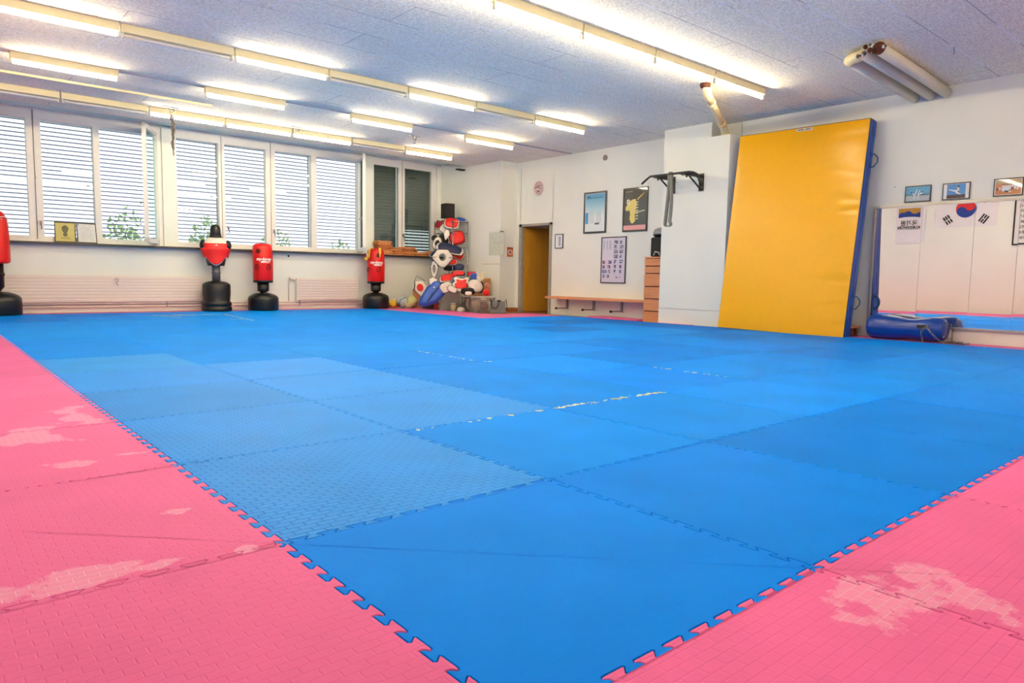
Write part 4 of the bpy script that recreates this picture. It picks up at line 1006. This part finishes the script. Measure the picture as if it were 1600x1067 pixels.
chain('chain_strand', [wp(.79, .165, 2.85, -.012), wp(.83, .18, 3.2, -.01), wp(.90, .19, 3.6, -.01), (9.0, 2.30, .015), (9.05, 2.22, .012), (9.12, 2.05, .012)], None, m=cs, parent=chn)
random.seed(8); P = [(9.05, 2.27, .012)]
for k in range(26): P.append((9.08+random.uniform(-.07, .07), 2.26-.008*k+random.uniform(-.04, .04), .012+random.uniform(0, .03)*(1-k/26)))
chain('chain_strand', P, None, m=cs, parent=chn)
chain('chain_strand', [wp(.965, .12, .6), wp(.99, .13, .1), wp(.985, .15, -.5), (9.2, 2.25, .02)], None, m=cs, parent=chn)

# ================================================================ the left wall (seen in the mirror)
def cloth(wd, hg, m, par, amp=.006, name='cloth'):
    s = MB(); nx, nz_ = 24, 16
    vv = [Vector((wd*i/nx, -.012*math.sin(PI*i/nx)*(1-j/nz_)*1.5 + hg*j/nz_, .006+amp*(1+math.sin(i*1.1+j*.25)))) for j in range(nz_+1) for i in range(nx+1)]
    s.faces(vv, [(j*(nx+1)+i, j*(nx+1)+i+1, (j+1)*(nx+1)+i+1, (j+1)*(nx+1)+i) for j in range(nz_) for i in range(nx)], m, True)
    return s.build(name, par)
cloth_w = mat('white_cloth', '#e4e2e6', .85, noise=.02)
t = thing('banner', 'white hanging banner with gold and blue wave, reads KUKKIWON', 'banner'); t.matrix_world = WL(XL+.002, 6.71, 1.93)
cloth(.72, 1.05, cloth_w, t, .003)
gold = mat('banner_gold', '#b88a35', .7); bblue = mat('banner_blue', '#16388c', .7)
s = MB(); x0, x1, z0, z1 = .09, .66, .70, .98
s.prism([(x0, z0+.015), (x0+.14, z0+.035), (x0+.28, z0+.04), (x0+.42, z0+.035), (x1, z0+.015), (x1, z1-.08), (x0, z1-.08)], .001, bblue, z0=.020)
s.prism([(x0, z0+.17), (x0+.08, z0+.13), (x0+.17, z0+.115), (x0+.23, z0+.15), (x0+.27, z0+.19), (x0+.23, z0+.20), (x0+.33, z0+.205), (x0+.43, z0+.16), (x0+.5, z0+.17), (x1, z0+.12), (x1, z1), (x0, z1)], .001, gold, z0=.0212)
s.build('emblem', t)
text('국기원', .155, black_ink, 'lettering', t, Matrix.Translation((.375, .555, .02)), bold=.003, sp=1.1)
text('KUKKIWON', .105, black_ink, 'lettering', t, Matrix.Translation((.375, .44, .02)), bold=.003, sx=1.02)
MB().box((.09, .385, .018), (.66, .389, .021), black_ink).build('underline', t)
t = thing('national_flag', 'white flag with red and blue circle and black bars, mirrored in the glass', 'flag'); FWd, FHt = 1.46, .92; t.matrix_world = WL(XL+.002, 5.0, 2.31)
cloth(FWd, FHt, cloth_w, t, .004)
rf = mat('flag_red', '#cf2a2b', .7); bf = mat('flag_blue', '#153a8e', .7); s = MB(); cx, cy_, rr_ = FWd/2, FHt/2, .235
ang = math.atan2(2, 3); A0 = -ang          # the dividing axis slopes down to the right
def taeg(top):
    pts = []
    for k in range(25):
        a = A0+PI-(PI*k/24) if top else A0-PI+(PI*k/24)*1.0
        a = (A0+PI)-PI*k/24 if top else (A0+PI)+PI*k/24
        pts.append((cx+rr_*math.cos(a), cy_+rr_*math.sin(a)))
    # back along the S: two half circles, red hangs below the axis on the left, blue rises on the right
    for k in range(1, 13): a = A0+PI*k/12; pts.append((cx+math.cos(A0)*rr_/2+rr_/2*math.cos(a), cy_+math.sin(A0)*rr_/2+rr_/2*math.sin(a)))
    for k in range(1, 12): a = A0-PI*k/12; pts.append((cx-math.cos(A0)*rr_/2+rr_/2*math.cos(a), cy_-math.sin(A0)*rr_/2+rr_/2*math.sin(a)))
    return pts
disc(s, cx, cy_, rr_, bf, .019, .001, 48); s.prism(taeg(True), .001, rf, z0=.0205)
s.build('circle_emblem', t)
s = MB()
def trig(sx, sz, pat):
    d_ = Vector((sx*math.cos(ang), sz*math.sin(ang))); p_ = Vector((-d_.y, d_.x)); c_ = Vector((cx, cy_))+d_*.50
    for k, br in enumerate(pat):
        o_ = c_+d_*((k-1)*.062); L = .115
        for a, b in (((-L, -.012), (.012, L)) if br else ((-L, L),)):
            q = [o_+p_*a-d_*.02, o_+p_*b-d_*.02, o_+p_*b+d_*.02, o_+p_*a+d_*.02]; s.prism([(v.x, v.y) for v in q], .001, black_ink, z0=.019)
trig(-1, 1, (0, 0, 0)); trig(1, 1, (1, 0, 1)); trig(-1, -1, (0, 1, 0)); trig(1, -1, (1, 1, 1)); s.build('trigram_bars', t)
def p_txt(s, w_, h_): rect(s, .035, .035, w_-.07, h_-.07, '#dfdedc')
t = frame_pic('framed_calligraphy', 'black-framed white sheet of lettering, mirrored at the right edge', WL(XL+.002, 3.72, 1.78), .93, 1.3, .035, paint=p_txt, bg='#dfdedc')
for k, ln in enumerate(('우리의 맹세 시습', '우리는 예의를 증송', '우리는 인내로 면금', '하나 둘 셋 88 88', '우리는 정의를 유기', '우리는 나라를 나저', '우리는 극기하여 나기', '태권도 정신 수련')):
    text(ln, .085, black_ink, 'lettering', t, Matrix.Translation((.47, .17+k*.135, .0135)), bold=.0015, ex=.0005, sx=.95)

# ================================================================ sparring gear on and around the corner shelf
TH0 = math.atan2(13.0+.81, 9.5) - PI/2          # turn so that a local -y face looks into the room
t = thing('wire_shelf', 'tall chrome wire shelf heaped with protective gear in the corner', 'shelf', (8.62, 12.18, -.03))
sw, sd_, sh = .42, .72, 2.03
for x in (0, sw):
    for y in (0, sd_): MB().tube([(x, y, 0), (x, y, sh)], .013, chrome, 10).build('post', t)
for z in (.12, .55, 1.0, 1.42, 1.75, 2.0):
    s = MB()
    for x in (0, sw): s.tube([(x, 0, z), (x, sd_, z)], .006, chrome, 6).tube([(x, 0, z-.03), (x, sd_, z-.03)], .004, chrome, 6)
    for y in (0, sd_): s.tube([(0, y, z), (sw, y, z)], .006, chrome, 6)
    for k in range(1, 18): s.tube([(0, sd_*k/18, z), (sw, sd_*k/18, z)], .0025, chrome, 4)
    s.build('shelf_grid', t)
t = thing('speaker', 'black box speaker standing on top of the gear shelf', 'speaker', tuple(at(699, 341.5, 16.05)), TH0+R(28))
MB().box((-.11, -.12, 0), (.13, .12, .335), blackmatte).build('cabinet', t, bevel=.012)
MB().box((-.10, -.128, .02), (.12, -.12, .315), black).build('grille', t)

OUT = [(-.20, .22), (-.12, .27), (-.05, .20), (.05, .20), (.12, .27), (.20, .22), (.15, .10), (.24, .02), (.22, -.18), (.10, -.26), (-.10, -.26), (-.22, -.18), (-.24, .02), (-.15, .10)]
HEX = [(-.25, 0), (-.12, .24), (.12, .24), (.25, 0), (.12, -.22), (.04, -.32), (-.04, -.32), (-.12, -.22)]
PAD = [(-.2, .12), (-.1, .16), (.1, .16), (.2, .12), (.22, 0), (.2, -.12), (.1, -.16), (-.1, -.16), (-.2, -.12), (-.22, 0)]
OVAL = [(.2*math.cos(a), .2*math.sin(a)) for a in [2*PI*k/16 for k in range(16)]]
def rad(poly, a):
    dx, dy = math.cos(a), math.sin(a); best = .05
    for (x1, y1), (x2, y2) in zip(poly, poly[1:]+poly[:1]):
        ex, ey = x2-x1, y2-y1; D = dx*ey-dy*ex
        if abs(D) < 1e-9: continue
        tt = (x1*ey-y1*ex)/D; uu = (x1*dy-y1*dx)/D
        if tt > 0 and -1e-6 <= uu <= 1+1e-6: best = max(best, tt)
    return best
def shell(poly, a0, a1, W, Hh, bx, bz, th, off, m, name, par, hole=None, lay=5):
    s = MB(); N_ = 72; w0 = max(p[0] for p in poly); h0 = max(abs(p[1]) for p in poly); vs = []
    for side in (0, 1):
        for k in range(lay+1):
            f = a0+(a1-a0)*k/lay
            for j in range(N_):
                a = 2*PI*j/N_; r1 = rad(poly, a)
                if hole: r0 = 1/math.sqrt((math.cos(a)/hole[0])**2+(math.sin(a)/hole[1])**2); r = r0+(r1-r0)*f
                else: r = r1*f
                x = r*math.cos(a)/w0*W/2; z = r*math.sin(a)/h0*Hh/2
                e = math.sin(min(1, (1-f)*6+.15)*PI/2) if a1 > .99 else 1
                y = bx*x*x+bz*z*z-off+(th/2*e if side else -th/2*e)
                vs.append(Vector((x, y, z)))
    o_ = (lay+1)*N_; fs = []
    for k in range(lay):
        for j in range(N_):
            q = (k*N_+j, k*N_+(j+1) % N_, (k+1)*N_+(j+1) % N_, (k+1)*N_+j); fs += [q, tuple(o_+i for i in q[::-1])]
    for j in range(N_):
        fs.append((lay*N_+j, lay*N_+(j+1) % N_, o_+lay*N_+(j+1) % N_, o_+lay*N_+j))
        if hole or a0 > 0: fs.append((j, (j+1) % N_, o_+(j+1) % N_, o_+j)[::-1])
    return s.faces(vs, fs, m, True).build(name, par)
def gear(name, lab, cat, px, py, dep, W, Hh, m, rim=offwhite, poly=OUT, rz=0, rx=0, roll=0, bx=1.2, bz=0, hole=None, th=.035, inner=.84, strap=None, group='protective gear heaped in the corner', panel='colour_panel'):
    t = thing(name, lab, cat, group=group); t.matrix_world = Matrix.Translation(at(px, py, dep)) @ Euler((R(rx), R(roll), TH0+R(rz)), 'YXZ').to_matrix().to_4x4()
    shell(poly, 0.0 if hole else .02, 1.0, W, Hh, bx, bz, th, 0, rim, 'padding', t, hole)
    if m is not None: shell(poly, .03 if hole else .02, inner, W, Hh, bx, bz, .012, th/2, m, panel, t, hole)
    if rim is offwhite and W > .15:
        w0 = max(p[0] for p in poly); h0 = max(abs(p[1]) for p in poly); P_ = []
        for j in range(40):
            a = 2*PI*j/40; r1 = rad(poly, a); x = r1*math.cos(a)/w0*W/2; z = r1*math.sin(a)/h0*Hh/2; P_.append((x, bx*x*x+bz*z*z-.004, z))
        MB().tube(P_, .008, [navy, black][int(px) % 2], 6, closed=True).build('edge_piping', t)
    if strap:
        w0 = W/2; MB().tube([(-w0*.98, -th*.7+bx*w0*w0, 0), (-w0*.55, -th*.9+bx*w0*w0*.3, 0)], .012, strap, 6, flat=.4).tube([(w0*.55, -th*.9+bx*w0*w0*.3, 0), (w0*.98, -th*.7+bx*w0*w0, 0)], .012, strap, 6, flat=.4).build('strap', t)
    return t
G = 'chest guard'
gear('chest_guard', 'dark red folded chest guard hanging at the top left of the gear shelf', G, 687, 351, 16.1, .28, .24, darkred, rx=-25, rz=-30)
gear('chest_guard', 'red chest guard draped over the top of the gear shelf under the speaker', G, 706, 347, 15.85, .36, .30, crimson, poly=PAD, rx=-30, bz=2.5, roll=8, th=.03)
gear('chest_guard', 'blue chest guard sticking out at the top right of the gear shelf', G, 720, 343.5, 16.05, .26, .15, royal, poly=PAD, rx=-50, roll=14, rz=10, th=.03)
gear('arm_guard', 'white arm guard below the red panel at the top of the shelf', 'arm guard', 694, 357, 16.0, .20, .20, None, poly=PAD, roll=40)
gear('head_guard', 'black head guard on the shelf behind the white ear pad', 'head guard', 692, 376, 16.0, .26, .30, blackmatte, rim=black, poly=OVAL, bx=3, th=.08)
gear('head_guard', 'white ear-padded head guard lying beneath the black one on the shelf', 'head guard', 683, 380, 15.9, .20, .30, blackmatte, poly=OVAL, bx=3, roll=20, inner=.5, th=.06)
gear('head_guard', 'small black head guard jutting out left of the shelf', 'head guard', 679, 372, 16.0, .15, .14, blackmatte, rim=black, poly=OVAL, th=.08)
gear('chest_guard', 'red chest guard draped on the second tier at the right of the shelf', G, 714, 370, 15.85, .36, .34, crimson, rim=darkred, rx=-20, bz=2, roll=-15, poly=PAD)
gear('chest_guard', 'white-strapped bib of a chest guard crossing the second shelf tier', G, 698, 366, 15.8, .14, .26, None, roll=12, poly=HEX)
gear('chest_guard', 'wide navy chest guard arched over the middle tier of the shelf', G, 703, 388, 15.75, .66, .26, navy, poly=PAD, rx=-35, bx=.3, bz=1.2, roll=16)
gear('chest_guard', 'navy guard slanting down to the left behind the white hexagonal one', G, 680, 395, 15.9, .30, .12, navy, poly=PAD, roll=-38)
gear('chest_guard', 'red chest guard peeking out right of the white hexagonal back piece', G, 715, 397, 15.85, .34, .22, crimson, poly=PAD, roll=28)
gear('chest_guard', 'white hexagonal back piece of a chest guard with an oval opening', G, 691.5, 402, 15.55, .50, .46, None, poly=HEX, bx=.5, hole=(.07, .115), strap=navy, th=.03)
gear('chest_guard', 'small red guard glimpsed below the hexagonal white back piece', G, 706, 409, 15.8, .26, .16, crimson, poly=PAD, rx=-20)
gear('shin_guard', 'navy shin guard with white rectangles at the right side of the shelf', 'shin guard', 717, 417, 15.8, .24, .15, navy, rim=navy, poly=PAD, rx=-20)
gear('chest_guard', 'black guard tucked in the lowest shelf tier', G, 703, 419, 16.0, .30, .12, blackmatte, rim=navy, poly=PAD)
gear('chest_guard', 'narrow white back piece with oval opening hanging at the shelf corner', G, 678.5, 420, 15.6, .20, .46, None, poly=HEX, bx=1, hole=(.09, .13), strap=darkred, th=.03, rz=-25)
gear('chest_guard', 'red chest guard lying flat on top of the heap below the shelf', G, 702, 434, 15.5, .46, .22, crimson, poly=PAD, rx=-40, roll=-6)
gear('chest_guard', 'dark red guard on the heap behind the flat red one', G, 716, 427, 15.6, .32, .12, crimson, rim=navy, poly=PAD, rx=-30)
gear('chest_guard', 'blue guard with white rim on the heap right of the flat red one', G, 712, 436, 15.2, .20, .12, mat('bright_blue_pad', '#1f6fc0', .5), poly=OVAL, roll=-20)
gear('chest_guard', 'white chest guard with a red middle split by a white cord', G, 721, 444, 15.0, .46, .36, crimson, poly=OUT, rx=-18, inner=.62)
gear('head_guard', 'white head guard spilling towards the storage box from the heap', 'head guard', 743, 447, 14.85, .34, .26, None, poly=OVAL, roll=30, th=.10, bx=2)
gear('glove', 'white hand pad at the left of the heap over the blue kick shield', 'glove', 677, 440, 15.0, .22, .22, None, poly=HEX, roll=30, th=.08)
gear('chest_guard', 'white side flap of a guard in the middle of the heap', G, 697, 449, 14.9, .28, .22, None, poly=PAD, roll=-25, th=.04)
gear('shin_guard', 'white shin guard slanting across the front of the heap', 'shin guard', 707, 452, 14.85, .22, .12, None, poly=PAD, roll=25, th=.06)
gear('focus_pad', 'dark red square pad at the top right of the heap', 'pad', 737, 428, 15.4, .18, .10, crimson, rim=darkred, poly=[(-.2, .1), (.2, .1), (.2, -.1), (-.2, -.1)], th=.07, bx=0)
gear('head_guard', 'blue head guard near the white hand pad at the heap top', 'head guard', 741, 433, 15.1, .17, .19, royal, rim=royal, poly=OVAL, th=.11, roll=-20)
gear('glove', 'white hand pad standing right of the blue head guard', 'glove', 748, 436, 15.0, .10, .19, None, poly=OVAL, th=.05, roll=-15)
gear('glove', 'cream cloth wrap standing behind the storage box', 'glove', 753, 432, 15.2, .10, .20, mat('cream_cloth', '#e6d8b0', .8), poly=PAD, roll=8)
gear('foot_guard', 'black foot guard on the front of the heap over the clear box', 'foot guard', 731, 455, 14.8, .30, .15, blackmatte, rim=black, poly=PAD, th=.10)
gear('foot_guard', 'black foot guard at the right of the heap behind the red ball', 'foot guard', 750, 449, 14.95, .16, .24, blackmatte, rim=black, poly=PAD, th=.10)
gear('glove', 'crumpled white hand wrap lying on the rim of the clear box', 'wrap', 732, 458.5, 14.6, .14, .08, None, poly=PAD, th=.07, bx=2)
gear('target_mitt', 'small brown target mitt above the red ball', 'mitt', 761, 446, 14.9, .11, .10, mat('mitt_brown', '#b0614a', .6), poly=OVAL, th=.05)
t = thing('ball', 'bright red ball at the right rear of the clear box', 'ball', tuple(at(759.5, 457, 14.75))); MB().ball((0, 0, 0), .075, crimson).build('ball_skin', t)
t = thing('storage_tub', 'grey plastic tub under the heap of guards, left of the clear boxes', 'tub', (8.42, 12.0, -.03), TH0)
gt_ = mat('tub_grey', '#8b8b88', .5)
MB().prism([(-.22, -.16), (.22, -.16), (.22, .16), (-.22, .16)], .46, gt_).build('tub_body', t, bevel=.02); MB().box((-.235, -.175, .44), (.235, .175, .475), gt_).build('rim', t, bevel=.008)
t = thing('cardboard_box', 'brown cardboard box standing behind the gear heap against the pier', 'box', (8.90, 11.62, -.03), 0)
MB().box((-.17, -.26, 0), (.17, .26, .74), mat('kraft_paper', '#b98559', .75)).build('box_body', t, bevel=.006); MB().box((-.172, -.03, .60), (.172, .03, .742), mat('parcel_tape', '#c9a46c', .4)).build('tape', t)
# blue kick shield
t = thing('kick_shield', 'big blue kick shield leaning against the shelf foot', 'kick shield')
t.matrix_world = Matrix.Translation(at(676, 460, 14.95)) @ Euler((R(-14), R(36), TH0-R(8)), 'YXZ').to_matrix().to_4x4()
shell([(-.16, .30), (.12, .34), (.2, .2), (.18, -.1), (.02, -.36), (-.1, -.40), (-.17, -.25), (-.2, .05)], .02, 1, .40, .74, .6, 0, .14, 0, royal, 'pad_body', t)
MB().box((-.07, -.085, .12), (-.03, -.072, .15), white_ink).tube([(.02, -.08, .30), (.03, -.095, .05), (.02, -.085, -.2)], .010, navy, 6).build('strap', t)
# standing things at floor level
def gp(px, dep_floor_y): # a floor point from its picture position
    d_ = _f + _r*(px-800)/FOC + _d*(dep_floor_y-533.5)/FOC; k = (EYE.z+.03)/-d_.z; return EYE+d_*k
def place(x, y, z=-.03): return (x, y, z)
kr = mat('kraft_paper', '#b98559', .75)
t = thing('paper_bag', 'brown paper bag with handle cord left of the blue kick shield', 'bag', (8.15, 12.78, -.03), TH0)
MB().box((-.17, -.09, 0), (.15, .09, .46), kr).box((-.172, -.092, 0), (.152, .092, .18), mat('kraft_dark', '#a06c44', .75)).build('body', t, bevel=.01)
t = thing('target_paddle', 'white paddle target with red disc and dark cord on the brown bag', 'paddle'); t.matrix_world = Matrix.Translation(at(656.5, 449, 15.86)) @ Euler((0, R(-12), TH0), 'YXZ').to_matrix().to_4x4()
shell(HEX, .02, 1, .30, .40, 0, 0, .02, 0, offwhite, 'pad', t); shell(OVAL, .02, 1, .15, .17, 0, 0, .015, .014, crimson, 'red_disc', t)
MB().tube([(-.12, -.02, .02), (-.10, -.03, .16), (-.02, -.03, .27), (.08, -.03, .18), (.14, -.02, .12)], .006, black, 6).tube([(-.16, -.02, -.04), (-.12, -.03, .02), (-.10, -.03, .12)], .010, black, 6).build('cord', t)
def lump(name, lab, cat, x, y, dims, m, m2, sd, z=-.03, n=5):
    rnd = random.Random(sd); t = thing(name, lab, cat, (x, y, z), TH0)
    s = MB()
    for k in range(n):
        r = (dims[0]*rnd.uniform(.25, .4), dims[1]*rnd.uniform(.3, .45), dims[2]*rnd.uniform(.3, .5))
        s.ball((dims[0]*rnd.uniform(-.25, .25), dims[1]*rnd.uniform(-.2, .2), r[2]+dims[2]*rnd.uniform(0, .12)), r, [m, m2][k % 2], 16, T=Euler((rnd.uniform(-.3, .3), rnd.uniform(-.3, .3), 0)).to_matrix().to_4x4())
    o = s.build('folded_cloth', t)
    for v in o.data.vertices:
        w_ = .014*math.sin(v.co.x*40+v.co.z*31)+.010*math.sin(v.co.y*50+v.co.z*60); v.co.z = max(.001, v.co.z+w_); v.co.x += w_*.6
    return t
lime = mat('lime_cloth', '#c9cc90', .8); pale = mat('pale_blue_cloth', '#a9b7bb', .8)
a = lump('cloth_bag', 'crumpled pale green and grey-blue cloth bag on the mat edge', 'bag', 7.78, 12.82, (.46, .3, .28), lime, pale, 3, n=7, z=0)
MB().tube([(-.16, -.12, .05), (-.1, -.15, .2), (.02, -.14, .26), (.06, -.15, .20), (.05, -.15, .12)], .006, black, 6).build('drawstring', a)
MB().tube([(-.05, -.02, .24), (.0, -.03, .285), (.05, -.02, .27), (.08, -.02, .24)], .006, crimson, 6).build('red_cord', a)
lump('hand_pads', 'yellow and red soft pads lying right of the right-hand punching bag', 'pads', 7.58, 13.14, (.42, .2, .18), ylw, mat('orange_red', '#d2452b', .6), 5, n=6, z=0)
t = thing('backpack', 'dark red and black backpack on the floor under the gear heap', 'backpack', (8.46, 12.20, -.03), TH0)
MB().box((-.13, -.11, 0), (.13, .08, .34), blackmatte).build('body', t, bevel=.05)
MB().box((-.09, -.135, .04), (.09, -.10, .27), darkred).build('front_pocket', t, bevel=.02)
t = thing('sports_bag', 'black and maroon sports bag squeezed beneath the blue kick shield', 'bag', (8.28, 12.42, -.03), TH0)
MB().box((-.26, -.12, 0), (.10, .10, .20), black).box((.0, -.13, .02), (.10, -.11, .26), darkred).build('body', t, bevel=.03)
t = thing('plastic_jar', 'small cream plastic jar on the floor before the shelf', 'jar', (8.36, 11.78, -.03))
MB().lathe([(.001, 0), (.06, 0), (.065, .02), (.065, .13), (.05, .15), (.001, .15)], mat('jar_cream', '#ddcf9f', .4), n=20).build('body', t); MB().lathe([(.055, .15), (.06, .155), (.06, .18), (.001, .182)], offwhite, n=20).build('lid', t)
t = thing('bowl', 'white rounded bowl lying before the left storage box', 'bowl', (8.36, 11.50, -.03))
MB().lathe([(.001, .10), (.05, .095), (.085, .06), (.10, .0), (.095, 0), (.08, .055), (.045, .085), (.001, .09)], offwhite, n=24).build('bowl_body', t)
def crate(lab, x, y, rz, L, W_, Hc, fills, sd):
    t = thing('storage_box', lab, 'storage box', (x, y, -.03), rz); th_ = .004
    s = MB()
    for a_, b_ in (((-L/2, -W_/2, 0), (L/2, -W_/2+th_, Hc)), ((-L/2, W_/2-th_, 0), (L/2, W_/2, Hc)), ((-L/2, -W_/2, 0), (-L/2+th_, W_/2, Hc)), ((L/2-th_, -W_/2, 0), (L/2, W_/2, Hc)), ((-L/2, -W_/2, 0), (L/2, W_/2, th_))): s.box(a_, b_, clear_plastic)
    s.build('box_body', t)
    rimm = mat('cloudy_plastic', '#cfcbc6', .3)
    MB().tube([(-L/2, -W_/2, Hc), (L/2, -W_/2, Hc), (L/2, W_/2, Hc), (-L/2, W_/2, Hc)], .010, rimm, 6, closed=True).build('rim', t)
    MB().box((-.05, -W_/2-.008, Hc-.05), (.05, -W_/2, Hc-.03), rimm).build('grip', t)
    rnd = random.Random(sd)
    for lab2, cx_, cy2, cz_, r_, m_ in fills:
        T_ = t.matrix_basis; k = thing('glove' if 'glove' in lab2 else 'head_guard', lab2, 'glove' if 'glove' in lab2 else 'head guard', tuple(Matrix.Translation(t.location) @ Matrix.Rotation(rz, 4, 'Z') @ Vector((cx_, cy2, cz_))), rz, group='gear inside the clear boxes')
        s = MB().ball((0, 0, 0), r_, m_, 20); o_ = s.build('padding', k)
        for v in o_.data.vertices: v.co *= 1+.07*math.sin(v.co.x*60+v.co.z*45)
    return t
tan = mat('tan_pad', '#b59a83', .7); mar = mat('maroon_pad', '#8f3540', .6); wht = offwhite
crate('large clear storage box full of pads right of the heap', 8.53, 10.98, TH0+R(6), .52, .36, .34, [
    ('maroon glove pressed against the front of the large clear box', .05, -.08, .13, (.085, .085, .09), mar), ('tan head guard at the left inside the large clear box', -.14, -.02, .14, (.11, .13, .13), tan),
    ('white head guard at the right inside the large clear box', .17, .02, .13, (.08, .12, .12), wht), ('tan glove at the top inside the large clear box', .03, .06, .25, (.15, .09, .07), tan)], 1)
crate('smaller clear storage box at the left of the large one', 8.62, 11.50, TH0+R(4), .38, .34, .33, [
    ('white glove slanting inside the smaller clear box', -.03, -.05, .16, (.08, .1, .13), wht), ('black glove at the left inside the smaller clear box', -.12, .06, .12, (.06, .08, .10), blackmatte)], 2)
t = thing('handbag', 'grey handbag with dark looped handles by the white pier', 'bag', (8.68, 10.62, -.03), TH0+R(0))
gb = mat('grey_felt', '#6f6f74', .8)
s = MB().faces([Vector(v) for v in ((-.17, -.08, 0), (.17, -.08, 0), (.17, .08, 0), (-.17, .08, 0), (-.13, -.035, .25), (.15, -.035, .26), (.15, .035, .26), (-.13, .035, .25))], [(0, 3, 2, 1), (4, 5, 6, 7), (0, 1, 5, 4), (1, 2, 6, 5), (2, 3, 7, 6), (3, 0, 4, 7)], gb)
s.build('body', t, bevel=.02)
for yy in (-.06, .05): MB().tube([(-.13, yy+.02, .24), (-.15, yy-.01, .29), (-.14, yy-.03, .16), (-.10, yy-.04, .11), (-.04, yy-.04, .12), (.0, yy-.03, .18), (.02, yy+.01, .25)], .010, blackmatte, 8).build('handle', t)
MB().tube([(.14, 0, .25), (.17, -.02, .29), (.185, -.03, .2), (.19, -.02, .06)], .008, blackmatte, 8).ball((.02, -.02, .265), (.05, .03, .02), blackmatte).build('strap', t)
